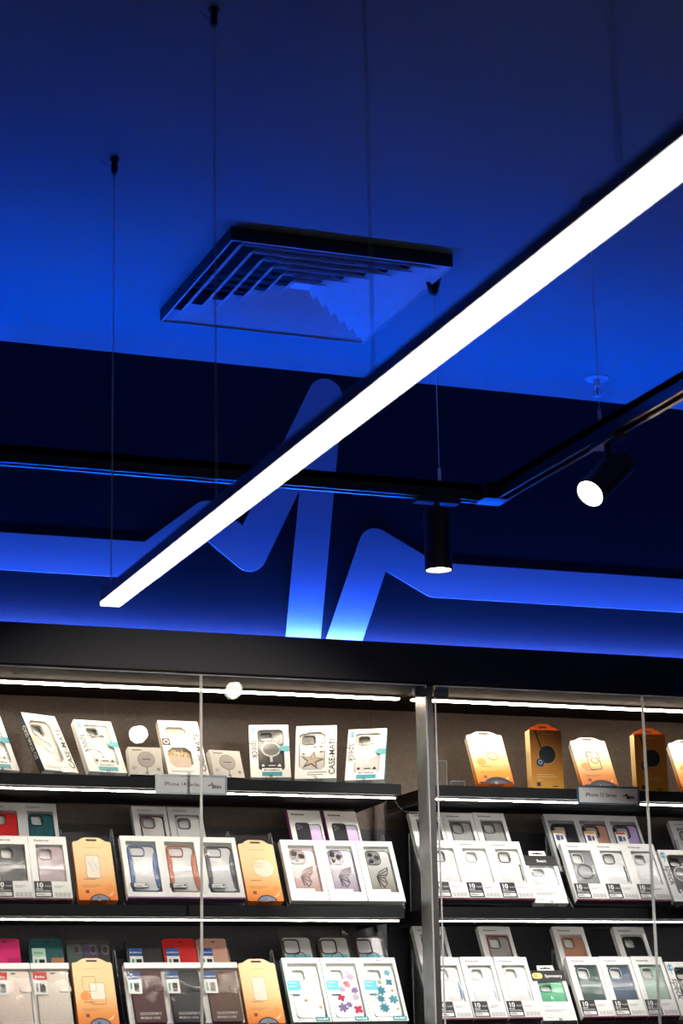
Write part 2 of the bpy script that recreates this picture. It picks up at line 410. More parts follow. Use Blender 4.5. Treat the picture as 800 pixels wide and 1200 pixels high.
# ------------------------------------------------------------------ display cabinets
SH = (.655, .340, .025, -.30, -.62)                # undersides of the shelves
ST = .029
SF = 5.06                                           # front edge of the shelves
def cabinet(label, x0, x1, shelf_x0, shelf_x1, led, left_post):
    t = thing('display_cabinet', label, 'display cabinet', (x0, 5.2, -EYE), group='glass display cabinets')
    def W(o): return rel(o, t)
    tag(W(bx('back_panel', (x0+.001, 5.41, .603), (x1-.001, 5.428, .936), M['brown'], t)), 'brown upper back panel')
    tag(W(bx('back_panel', (x0+.001, 5.41, -1.42), (x1-.001, 5.428, .603), M['dark'], t)), 'black lower back panel')
    W(bx('ceiling_panel', (x0+.001, 5.003, .936), (x1-.001, 5.428, .9435), M['soffit'], t))
    bar = W(bx('light_bar', (x0+.02, 5.155, .9275), (x1-.02, 5.178, .9355), M['shelf'], t))
    bx('led_strip', (x0+.02, 5.153, .924), (x1-.02, 5.174, .9274), M['ledtop'], bar)
    W(bx('plinth', (x0+.009, 5.08, -EYE+.001), (x1-.009, 5.405, -1.42), M['shelf'], t))
    if left_post: W(bx('post', (x0-.008, 5.0, -EYE+.001), (x0+.008, 5.076, .9352), M['post'], t, .0008))
    W(bx('post', (x1-.008, 5.0, -EYE+.001), (x1+.008, 5.076, .9352), M['post'], t, .0008))
    for px_ in ([x0] if left_post else [])+[x1]: W(bx('post_front', (px_-.008, 4.9988, -EYE+.001), (px_+.008, 4.9999, .9352), M['black'], t))
    for z in SH:
        bm = bmesh.new(); box(bm, (shelf_x0, SF, z), (shelf_x1, SF+.33, z+ST))
        s = W(mobj('shelf', bm, M['shelf'], t))
        bx('led_profile', (shelf_x0+.01, SF+.012, z-.005), (shelf_x1-.005, SF+.036, z-.0005), M['shelf'], s)
        bx('led_strip', (shelf_x0+.012, SF+.011, z-.0078), (shelf_x1-.012, SF+.018, z-.0052), M[led], s)
        for bxx in (shelf_x0+.006, shelf_x1-.002):
            b = prism('bracket', [[(.10, .0145), (.33, .0085), (.33, .0200), (.10, .0200)]], 0, .004, M['black'], s)
            b.data.transform(Matrix.Translation((bxx, SF, z-.0205)) @ Matrix.Rotation(R(90), 4, 'Z'))
    for ux in (shelf_x0+.06, shelf_x1-.045):
        W(bx('shelf_upright', (ux, 5.395, -1.40), (ux+.022, 5.4095, .66), M['black'], t))
    mid = (x0+x1)/2
    for a, b, hx in ((x0+.0125, mid-.0015, x0+.012), (mid+.0015, x1-.0125, x1-.012)):
        d = W(bx('glass_door', (a, 4.990, -1.40), (b, 4.996, .9355), M['glass'], t))
        for e0, e1 in ((a-.0004, a+.0010), (b-.0010, b+.0004)):
            bx('polished_edge', (e0, 4.9895, -1.40), (e1, 4.9965, .9357), M['edge'], d)
        bx('top_edge', (a+.0011, 4.9895, .9340), (b-.0011, 4.9965, .9357), M['edge'], d)
        s = 1 if hx < mid else -1
        for z in (.905, -1.3):
            bx('hinge', (min(hx, hx+s*.036), 4.983, z), (max(hx, hx+s*.036), 5.004, z+.021), M['hinge'], d, .002)
    return t
cabinet('glass-fronted black cabinet on the left of the steel post, with the grey 14 sign', .929, 2.183, .96, 2.121, 'led', True)
cabinet('glass-fronted black cabinet on the right of the steel post, with the grey 15 sign', 2.183, 3.437, 2.214, 3.375, 'ledwhite', False)
# wiring of the shelf light, looping beside the post
o = tube('led_wire', [(2.108, 5.08, .648), (2.118, 5.09, .640), (2.13, 5.10, .628), (2.145, 5.10, .618), (2.16, 5.09, .612), (2.175, 5.08, .611)], .0016, M['black'])
tag(o, 'thin black light wire drooping beside the steel post under the top shelf', 'wire')

def shelf_sign(x, z, txt, label, w=.188, h=.049):
    t = thing('shelf_sign', label, 'sign', (x, SF-.0065, z))
    prism('frame', [rect(-w/2, 0, w/2, h), rect(-w/2+.004, .004, w/2-.004, h-.004)], 0, .006, plain((.05, .12, .17), .3), t)
    prism('plate', [rect(-w/2+.0045, .0045, w/2-.0045, h-.0045)], .002, .0055, pmat('sign_grey', (.62, .58, .57), .4), t)
    text('lettering', txt, .0138, M['blk'], t, -w/2+.024, h/2-.004, y=.0018, bold=.012, sx=1.02)
    z0 = h/2-.001; x0 = w/2-.050
    pts = [(x0, z0), (x0+.007, z0+.001), (x0+.011, z0+.006), (x0+.013, z0-.007), (x0+.016, z0+.001), (x0+.019, z0-.006)]
    scribble('logo_print', t, x0+.016, z0-.007, .020, .008, M['blk'], .0014, .0019, 6, 5)
    prism('logo_mark', [stroke(pts, .0034, 3)], .0012, .0019, M['blk'], t)
shelf_sign(1.549, .642, 'iPhone 14 Series', 'grey sign with blue frame on the upper shelf edge of the left cabinet')
shelf_sign(2.726, .644, 'iPhone 15 Series', 'grey sign with blue frame on the upper shelf edge of the right cabinet')

# ------------------------------------------------------------------ packages
LEAN = 28.5
UPY, UPZ = math.sin(R(LEAN)), math.cos(R(LEAN))
CAT = 'phone case box'
def place(name, label, x, y, z, yaw=0., lean=LEAN, group=None, cat=CAT):
    return thing(name, label, cat, (x, y, z), (R(-lean), 0, R(yaw)), group)
def carton(t, w, h, d, hole=None, mat='white', bottom=None, outline=None, side=None, name='carton'):
    m = M[mat] if isinstance(mat, str) else mat
    bm = bmesh.new()
    out = outline or rect(-w/2, 0, w/2, h)
    if hole:
        add_prism(bm, [out, hole], 0, d-.0012); add_prism(bm, [out], d-.0012, d)
    else: add_prism(bm, [out], 0, d)
    bmesh.ops.recalc_face_normals(bm, faces=bm.faces)
    mats = [m, bottom or m, side or m]
    for f in bm.faces:
        c = f.calc_center_median()
        if f.normal.z < -.9 and c.z < .001: f.material_index = 1
        elif abs(f.normal.x) > .9 and abs(c.x) > w/2-.001: f.material_index = 2
    return mobj(name, bm, mats, t, recalc=False)
def tab(t, w, h, m, tw=.05, th=.011, y=.001, slot=True):
    """cardboard hang tab above the carton with its slot"""
    L = [(-tw/2, h-.001), (tw/2, h-.001), (tw/2, h+th-.002), (tw/2-.003, h+th), (-tw/2+.003, h+th), (-tw/2, h+th-.002)]
    loops = [L] + ([rrect(0, h+th*.5, tw*.42, th*.32, .0016, 3)] if slot else [])
    return prism('hang_tab', loops, y, y+.0012, m, t)
def lines(name, t, x0, x1, zs, th, m, y0=-.0005, y1=0.):
    return multi(name, [[rect(x0, z, x0+(x1-x0)*f, z+th)] for z, f in zs], y0, y1, m, t)
def cam_hole(cx, cz, w, h, cw=.030, ch=.030): return rrect(cx-w/2+.006+cw/2, cz+h/2-.006-ch/2, cw, ch, .008)

def phone_case(t, cx, cz, w, h, col, y=.005, d=.006, ring=None, rim=None, hole=True, rough=.35, cw=.030, ch=.030, magnet=None):
    loops = [rrect(cx, cz, w, h, .012)]
    if hole: loops.append(cam_hole(cx, cz, w, h, cw, ch))
    c = prism('phone_case', loops, y, y+d, plain(col, rough, coat=.3), t)
    if ring:
        hx = cx-w/2+.006+cw/2; hz = cz+h/2-.006-ch/2
        prism('camera_ring', [rrect(hx, hz, cw+.004, ch+.004, .010), rrect(hx, hz, cw-.001, ch-.001, .0075)], y-.0015, y, plain(ring, .3), c)
    if rim:
        prism('bumper', [rrect(cx, cz, w+.003, h+.003, .0135), rrect(cx, cz, w-.005, h-.005, .010)], y-.001, y+d-.001, plain(rim, .35), c)
    if magnet:
        mz = cz-.008
        prism('magnet_ring', [circ(cx, mz, .024), circ(cx, mz, .0205)], y-.0008, y, plain(magnet, .35), c)
    return c
def film(t, hole, m='film'): return prism('window_film', [hole], .0008, .0011, M[m], t)
DK = (.035, .037, .042)
def drop_label(t, x0, z0, w=.044, h=.046):
    """black '10' drop-protection sticker with its white panel"""
    l = prism('info_label', [rect(x0, z0, x0+w, z0+h)], -.0006, 0, M['blk'], t)
    text('label_text', '10', .0185, M['white'], l, x0+.004, z0+h-.0175, bold=.03, y=-.0009)
    text('label_text', 'FOOT', .0058, M['white'], l, x0+.0265, z0+h-.0165, y=-.0009)
    text('label_text', 'DROP', .006, M['white'], l, x0+.004, z0+h-.0245, y=-.0009, bold=.02)
    text('label_text', 'PROTECTION', .0056, M['white'], l, x0+.004, z0+h-.030, y=-.0009, bold=.01)
    prism('label_panel', [rect(x0+.003, z0+.003, x0+w-.004, z0+.013)], -.0009, -.0006, M['white'], l)
    lines('label_print', l, x0+.005, x0+w-.018, ((z0+.0095, .8), (z0+.006, 1)), .0013, M['blk'], -.0011, -.0009)
    return l

def drop_box(label, x, y, z, case=(.8, .8, .8), w=.0965, ring=DK, rim=None, magnet=None, group=None, h=.184, d=.017, info=True, yaw=0, lean=LEAN, accent=None, tabs=True, outer='white', bandcol=None):
    """white window carton with a phone case and the black 10 sticker"""
    t = place('phone_case_box', label, x, y, z, yaw, lean, group)
    if info: bandcol = M['magenta']
    hx0, hx1, hz0, hz1 = -w/2+.017, w/2-.010, (.052 if info else .030), h-.024
    hole = rect(hx0, hz0, hx1, hz1)
    carton(t, w, h, d, hole, outer, M['magenta'])
    cx = (hx0+hx1)/2; cw_, ch_ = hx1-hx0-.004, hz1-.004-hz0+.006
    c = phone_case(t, cx+.0015, (hz0-.004+hz1-.006)/2, cw_, ch_, case, ring=ring, rim=rim, magnet=magnet)
    if accent: prism('side_button', [rect(cx+cw_/2-.006, hz0+.01, cx+cw_/2-.002, hz0+.06)], .0035, .005, plain(accent), c)
    film(t, rect(hx0-.001, hz0-.001, hx1+.001, hz1+.001))
    scribble('brand_print', t, hx0-.002, h-.0145, .038, .0055, plain((.22, .22, .24)))
    if bandcol: prism('edge_band', [rect(-w/2, 0, w/2, .0042)], -.0004, .0, bandcol, t)
    if info:
        drop_label(t, -w/2+.003, .006)
        lines('fine_print', t, .004, w/2-.006, ((.038, .7), (.034, .5)), .0015, plain((.45, .42, .42)))
        multi('pictograms', [[rect(.004+k*.0105, .008, .0125+k*.0105, .020)] for k in range(4) if .0125+k*.0105 < w/2-.001], -.0005, 0, plain((.55, .54, .53)), t)
    if tabs: tab(t, w, h, M['white'] if outer == 'white' else M['grey'], tw=w*.82, th=.010, y=d-.003)
    return t

def rail_box(label, x, y, z, col, group):
    """white frame box, clear case with thick coloured side rails, little black-and-white tag"""
    w, h, d = .1035, .185, .018
    t = place('phone_case_box', label, x, y, z, group=group)
    hx0, hx1, hz0, hz1 = -w/2+.013, w/2-.012, .018, h-.016
    carton(t, w, h, d, rect(hx0, hz0, hx1, hz1), 'white', M['purple'])
    cx, cz, cw, ch = .001, (hz0+hz1)/2-.003, hx1-hx0-.006, hz1-hz0-.014
    c = prism('phone_case', [rrect(cx, cz, cw, ch, .012)], .006, .012, plain((.66, .66, .67), .25, coat=.6), t)
    m = plain(col, .35)
    for s in (-1, 1):
        e = cx+s*cw/2
        prism('side_rail', [[(e, cz-ch*.42), (e, cz+ch*.28), (e-s*.006, cz+ch*.33), (e-s*.011, cz+ch*.16), (e-s*.011, cz-ch*.18), (e-s*.007, cz-ch*.42)]], .003, .007, m, c)
    prism('bumper', [rrect(cx, cz, cw+.002, ch+.002, .013), rrect(cx, cz, cw-.006, ch-.006, .010)], .004, .0075, plain([v*.55+.03 for v in col], .35), c)
    prism('camera_ring', [rrect(cx-.012, cz+ch/2-.019, .040, .028, .009), rrect(cx-.012, cz+ch/2-.019, .035, .023, .007)], .0035, .006, plain([v*.7+.05 for v in col], .35), c)
    film(t, rect(hx0-.001, hz0-.001, hx1+.001, hz1+.001))
    prism('edge_band', [rect(-w/2, 0, w/2, .0042)], -.0004, .0, M['purple'], t)
    l = prism('info_label', [rect(-w/2+.010, .030, -w/2+.056, .044)], -.0008, -.0001, M['blk'], t)
    prism('label_panel', [rect(-w/2+.020, .0315, -w/2+.0545, .0425)], -.0011, -.0008, M['white'], l)
    lines('label_print', l, -w/2+.022, -w/2+.045, ((.037, 1), (.0335, .8)), .0015, M['blk'], -.0013, -.0011)
    prism('label_mark', [rect(-w/2+.047, .036, -w/2+.053, .041)], -.0013, -.0011, M['blk'], l)
    prism('hang_tab', [[(-.034, h-.002), (.034, h-.002), (.031, h+.009), (-.031, h+.009)]], d-.003, d-.0018, M['blk'], t)
    return t

def butterfly_box(label, x, y, z, tint, edge, group):
    w, h, d = .1035, .185, .018
    t = place('phone_case_box', label, x, y, z, group=group)
    hx0, hx1, hz0, hz1 = -w/2+.018, w/2-.012, .027, h-.016
    carton(t, w, h, d, rect(hx0, hz0, hx1, hz1), 'white', M['cream'])
    cx, cz, cw, ch = .003, (hz0+hz1)/2-.006, hx1-hx0-.006, hz1-hz0-.010
    c = prism('phone_case', [rrect(cx, cz, cw, ch, .012)], .006, .012, gradmat('glitter_fade', [(0, tint), (.5, [v*.6+.3 for v in tint]), (1, (.75, .74, .74))], .3), t)
    prism('bumper', [rrect(cx, cz, cw+.002, ch+.002, .013), rrect(cx, cz, cw-.002, ch-.002, .011)], .0045, .012, plain(edge, .3), c)
    mx, mz = cx-.014, cz+ch/2-.024
    i = prism('camera_plate', [rrect(mx, mz, .041, .041, .012)], .0035, .006, plain([v*.5+.25 for v in tint], .3, .4), c)
    prism('plate_rim', [rrect(mx, mz, .042, .042, .0125), rrect(mx, mz, .037, .037, .010)], .003, .0036, plain(edge, .3), c)
    multi('lens_ring', [[circ(mx-.008, mz+.009, .0088, 20), circ(mx-.008, mz+.009, .006, 20)], [circ(mx+.010, mz+.001, .0088, 20), circ(mx+.010, mz+.001, .006, 20)], [circ(mx-.007, mz-.011, .0088, 20), circ(mx-.007, mz-.011, .006, 20)]], .0022, .0036, plain((.6, .6, .62), .2, .8), c)
    multi('lens', [[circ(mx-.008, mz+.009, .006, 20)], [circ(mx+.010, mz+.001, .006, 20)], [circ(mx-.007, mz-.011, .006, 20)]], .0026, .0036, M['blk'], c)
    bxm, bz = cx-.015, cz-.012                     # one spread wing of a butterfly with dark veins
    wing = [(bxm, bz-.004), (bxm+.012, bz+.014), (bxm+.036, bz+.026), (bxm+.033, bz+.008), (bxm+.022, bz-.006), (bxm+.027, bz-.022), (bxm+.016, bz-.036), (bxm+.004, bz-.026)]
    prism('butterfly_wing', [wing], .0052, .006, plain([v*.6+.2 for v in tint], .3), c)
    V = [[(bxm, bz-.004), (bxm+.012, bz+.014), (bxm+.036, bz+.026)], [(bxm+.036, bz+.026), (bxm+.033, bz+.008), (bxm+.022, bz-.006)], [(bxm+.001, bz-.003), (bxm+.033, bz+.018)], [(bxm+.001, bz-.003), (bxm+.028, bz+.004)], [(bxm+.001, bz-.005), (bxm+.022, bz-.006)], [(bxm+.022, bz-.006), (bxm+.027, bz-.022), (bxm+.016, bz-.036)], [(bxm+.002, bz-.006), (bxm+.024, bz-.020)], [(bxm+.002, bz-.006), (bxm+.016, bz-.034)], [(bxm+.002, bz-.006), (bxm+.006, bz-.032)]]
    multi('wing_veins', [[stroke(p, .0024, 3)] for p in V], .0042, .0053, plain([v*.25+.02 for v in edge], .3), c)
    film(t, rect(hx0-.001, hz0-.001, hx1+.001, hz1+.001))
    prism('info_label', [rect(hx0, hz0-.002, hx0+.05, hz0+.008)], -.0006, 0, M['white'], t)
    lines('fine_print', t, hx0+.002, hx0+.04, ((hz0+.002, 1),), .0022, plain((.4, .4, .42)), -.0008, -.0006)
    lines('brand_print', t, -w/2+.018, .012, ((h-.007, .5),), .0022, plain((.4, .4, .42)))
    tab(t, w, h, M['blk'], tw=.03, th=.007, y=d-.002, slot=False)
    return t

ORB = gradmat('peach_to_orange_print', [(0, (.86, .20, .02)), (.16, (.88, .32, .06)), (.45, (.90, .56, .25)), (1, (.90, .66, .38))])
ORB2 = gradmat('white_to_orange_print', [(0, (.80, .16, .01)), (.22, (.84, .30, .03)), (.5, (.88, .62, .30)), (.72, (.88, .80, .66)), (1, (.88, .84, .76))])
ORB3 = gradmat('amber_print', [(0, (.62, .30, .02)), (.25, (.60, .23, .015)), (1, (.55, .17, .012))])
ORS3 = gradmat('amber_side_print', [(0, (.80, .35, .05)), (.3, (.85, .60, .22)), (1, (.85, .70, .40))])
ORSIDE = plain((.55, .19, .02))
def tab_outline(w, h, kind=0):
    if kind == 0:                                   # shoulders sloping up to a rounded hanger
        return [(-w/2+.002, 0), (w/2-.002, 0), (w/2, .002), (w/2, h-.004), (w/2-.003, h), (w/2-.012, h+.001), (.024, h+.010), (.016, h+.0125), (-.016, h+.0125), (-.024, h+.010), (-w/2+.012, h+.001), (-w/2+.003, h), (-w/2, h-.004), (-w/2, .002)]
    return rect(-w/2, 0, w/2, h)
def orange_box(label, x, y, z, art, group, top=False, yaw=0., lean=LEAN, w=.099, h=.172):
    """sloping-shouldered orange carton with hang hole, drawing of a clear case and a puck on top"""
    t = place('orange_phone_case_box', label, x, y, z, yaw, lean, group)
    d = .020
    slot = rrect(0, h+.0045, .028, .0055, .0027, 4)
    c = carton(t, w, h, d, None, ORB2 if top else ORB, outline=tab_outline(w, h), side=None if top else ORSIDE)
    prism('hang_slot', [slot], -.0005, 0, plain((.06, .03, .02)), t)
    ink = plain((.16, .12, .10)); pale = plain((.80, .68, .55)); org = plain((.85, .30, .06))
    lines('headline', t, -.020, .022, ((h-.018, 1),), .0018, plain((.80, .50, .25)))
    if art == 'outline':                            # dark outline of a case with round ring
        prism('case_drawing', [rrect(.002, .098, .036, .070, .007), rrect(.002, .098, .032, .066, .0055)], -.0006, 0, M['blk'], t)
        prism('camera_drawing', [rrect(-.007, .122, .016, .018, .004), rrect(-.007, .122, .013, .015, .003)], -.0006, 0, M['blk'], t)
        prism('ring_drawing', [circ(.005, .098, .0115), circ(.005, .098, .0095)], -.0007, 0, M['blk'], t)
        prism('halo_drawing', [circ(.008, .098, .030, 40), circ(.008, .098, .0293, 40)], -.0005, 0, org, t)
    elif art == 'rings':
        prism('halo_drawing', [circ(.010, .098, .036, 40), circ(.010, .098, .0352, 40)], -.0005, 0, pale, t)
        prism('ring_drawing', [circ(-.008, .120, .0115, 28), circ(-.008, .120, .0105, 28)], -.0006, 0, ink, t)
        tag(prism('ring_drawing', [circ(.010, .098, .0155, 28, .0145), circ(.010, .098, .0135, 28, .0125)], -.0006, 0, ink, t), 'larger drawn ring')
    elif art == 'phone':
        prism('case_drawing', [rrect(-.004, .098, .036, .068, .007), rrect(-.004, .098, .0345, .0665, .006)], -.0006, 0, plain((.35, .32, .30)), t)
        prism('case_fill', [rrect(-.004, .098, .034, .066, .006)], -.0004, 0, plain((.84, .72, .58)), t)
        prism('halo_drawing', [circ(.010, .098, .030, 40), circ(.010, .098, .0293, 40)], -.0005, 0, pale, t)
        multi('case_highlight', [[stroke([(-.014, .115), (-.002, .085)], .004, 2)], [stroke([(-.004, .120), (.008, .090)], .003, 2)]], -.0007, -.0004, plain((.62, .66, .70)), t)
    elif art == 'pair':                             # two overlapping cases, one outlined in dark line
        prism('case_drawing', [rrect(-.013, .112, .034, .042, .006), rrect(-.013, .112, .0325, .0405, .005)], -.0006, 0, ink, t)
        prism('case_drawing', [rrect(.006, .085, .038, .060, .006), rrect(.006, .085, .0365, .0585, .005)], -.0008, 0, ink, t)
        prism('case_fill', [rrect(.006, .092, .036, .045, .005)], -.0004, 0, plain((.86, .78, .66)), t)
    else:                                           # pale drawing
        prism('case_drawing', [rrect(-.002, .103, .034, .050, .006), rrect(-.002, .103, .033, .049, .0055)], -.0006, 0, plain((.62, .42, .30)), t)
        prism('case_fill', [circ(.010, .098, .026)], -.0004, 0, plain((.88, .74, .58)), t)
        lines('drawing_stripes', t, -.012, .012, ((.112, 1), (.106, .9), (.10, .8)), .002, plain((.85, .40, .28)), -.0007, -.0004)
    lines('caption', t, -.032, .012, ((.060, .7),), .0022, plain((.55, .22, .05)))
    lines('fine_print', t, -.036, .012, ((.042, 1), (.037, .7)), .0014, plain((.60, .28, .08)))
    prism('round_badge', [circ(-.026, .078, .0125)] if art in ('outline', 'rings', 'pair') else [circ(.033, .036, .009)], -.0006, 0, org, t)
    prism('square_code', [rect(-.030, .020, -.021, .029)], -.0006, 0, plain((.30, .05, .02)), t)
    multi('corner_mark', [[stroke([(.026+k*.004, .012), (.036+k*.002, .020+k*.003)], .0016, 2)] for k in range(3)], -.0006, 0, plain((.92, .70, .45)), t)
    aw, ah, ax = (.040, .024, .006) if top else (.027, .0175, .004)
    if top: prism('dark_base', [rect(-w/2+.006, .0003, w/2-.003, .0075)], -.0004, 0, plain((.03, .02, .035)), t)
    arc = [(-aw*math.cos(math.pi*k/20)+ax, ah*math.sin(math.pi*k/20)**1.4+.0003) for k in range(21)]
    prism('dark_arc', [arc], -.0007, 0, plain((.03, .025, .04)), t)
    bw, bh = (.026, .012) if top else (.0225, .0135)
    arc2 = [(-bw*math.cos(math.pi*k/20)+ax, bh*math.sin(math.pi*k/20)**1.3+.0004) for k in range(21)]
    prism('puck_print', [arc2], -.001, -.0007, plain((.07, .07, .12) if top else (.22, .25, .36)), t)
    return t
def amber_box(label, x, y, z, yaw, group):
    """upright amber carton with a black charging puck on a cord and an arched hanger"""
    w, h, d = .092, .168, .036
    t = place('amber_charger_box', label, x, y, z, yaw, 1.5, group, 'charger box')
    carton(t, w, h, d, None, ORB3, side=ORS3)
    tabm = plain((.62, .20, .03))
    L = [(-w/2+.002, h-.001), (w/2-.002, h-.001), (w/2-.002, h+.004), (w/2-.010, h+.009), (.022, h+.015), (.014, h+.020), (-.014, h+.020), (-.022, h+.015), (-w/2+.010, h+.009), (-w/2+.002, h+.004)]
    prism('hang_tab', [L, rrect(0, h+.010, .026, .006, .003, 4)], d*.5, d*.5+.0015, tabm, t)
    prism('puck_drawing', [circ(.002, .100, .0245, 40)], -.0007, 0, M['blk'], t)
    prism('puck_shadow_ring', [circ(.002, .100, .0262, 40), circ(.002, .100, .0247, 40)], -.0005, 0, plain((.75, .42, .15)), t)
    prism('cord_drawing', [stroke([(-.030, h-.001), (-.024, .145), (-.014, .115)], .0035, 4)], -.0006, 0, M['blk'], t)
    b = prism('round_badge', [circ(-.019, .078, .0115)], -.0010, -.0001, plain((.03, .05, .09)), t)
    prism('badge_mark', [circ(-.019, .079, .006), circ(-.019, .079, .0035)], -.0013, -.001, plain((.45, .5, .6)), b)
    lines('fine_print', t, -.030, .030, ((.044, .85), (.038, 1), (.030, .25)), .0018, plain((.75, .45, .22)))
    prism('square_code', [rect(-.032, .013, -.021, .024)], -.0006, 0, M['blk'], t)
    lines('fine_print', t, .014, .030, ((.012, 1),), .0025, M['blk'])
    lines('headline', t, -.012, .022, ((h-.012, 1),), .0018, plain((.75, .45, .22)))
    return t

def script_box(label, x, y, z, yaw, lean, group, dark=False, w=.104, h=.180, d=.020, solid=False, side=None):
    """white carton with handwritten name up the left side, window with magnetic-ring case, teal tabs"""
    t = place('phone_case_box', label, x, y, z, yaw, lean, group)
    hx0, hx1, hz0, hz1 = -w/2+.021, w/2-.014, .024, h-.016
    hole = rrect((hx0+hx1)/2, (hz0+hz1)/2, hx1-hx0, hz1-hz0, .010)
    carton(t, w, h, d, hole, 'white', M['inner'], side=side)
    cx, cz, cw, ch = (hx0+hx1)/2, (hz0+hz1)/2, hx1-hx0-.003, hz1-hz0-.003
    col = (.03, .03, .034) if dark else (.62, .60, .57)
    c = phone_case(t, cx, cz, cw, ch, col, ring=(.02, .02, .022) if dark else (.5, .48, .46), cw=.032, ch=.028, rim=None if dark else (.5, .48, .45))
    wm = plain((.60, .58, .55) if dark else (.86, .84, .80))
    prism('magnet_ring', [circ(cx, cz+.004, .0255, 32), circ(cx, cz+.004, .021, 32)], .0035, .005, wm, c)
    prism('ring_stem', [rrect(cx, cz-.030, .007, .018, .002)], .0035, .005, wm, c)
    scribble('case_print', c, cx, cz+.034, .040, .006, M['white'] if dark else M['blk'], .0042, .005, 8, 2, 'CENTER')
    scribble('case_print', c, cx, cz+.0265, .034, .006, M['white'] if dark else M['blk'], .0042, .005, 7, 3, 'CENTER')
    multi('case_icons', [[circ(cx-.022, cz-.050, .004, 8)], [rect(cx-.008, cz-.052, cx+.010, cz-.049)], [[(cx+.014, cz-.054), (cx+.026, cz-.054), (cx+.021, cz-.044)]]], .0042, .005, M['white'] if dark else M['blk'], c)
    film(t, rect(hx0-.001, hz0-.001, hx1+.001, hz1+.001), 'film_thin')
    l = prism('info_label', [rect(cx-.026, .004, cx+.026, .030)], -.0006, 0, M['teal'], t)
    prism('label_panel', [rect(cx-.026, .018, cx+.026, .030)], -.0008, -.0006, M['white'], l)
    scribble('label_print', l, cx, .0215, .040, .0055, M['blk'], -.0011, -.0008, 8, 6, 'CENTER')
    prism('side_tag', [[(w/2-.030, .098), (w/2-.020, .088), (w/2-.0005, .088), (w/2-.0005, .108), (w/2-.020, .108)]], -.0006, 0, M['teal'], t)
    text('brand_print', 'speck', .028, M['blk'], t, -w/2+.0055, h-.052, roll=R(-90), bold=.012, sx=1.0)
    bl = plain((.04, .30, .48))
    multi('brand_mark', [[stroke([(-w/2+.005, h-.028), (-w/2+.018, h-.008)], .0022, 3)], [stroke([(-w/2+.006, h-.010), (-w/2+.017, h-.028)], .0022, 3)], [stroke([(-w/2+.011, h-.006), (-w/2+.012, h-.040)], .0022, 3)], [circ(-w/2+.0115, h-.018, .0085, 20), circ(-w/2+.0115, h-.018, .0068, 20)]], -.0006, 0, bl, t)
    tab(t, w, h, M['white'], tw=.05, th=.003, y=d-.003, slot=False)
    return t

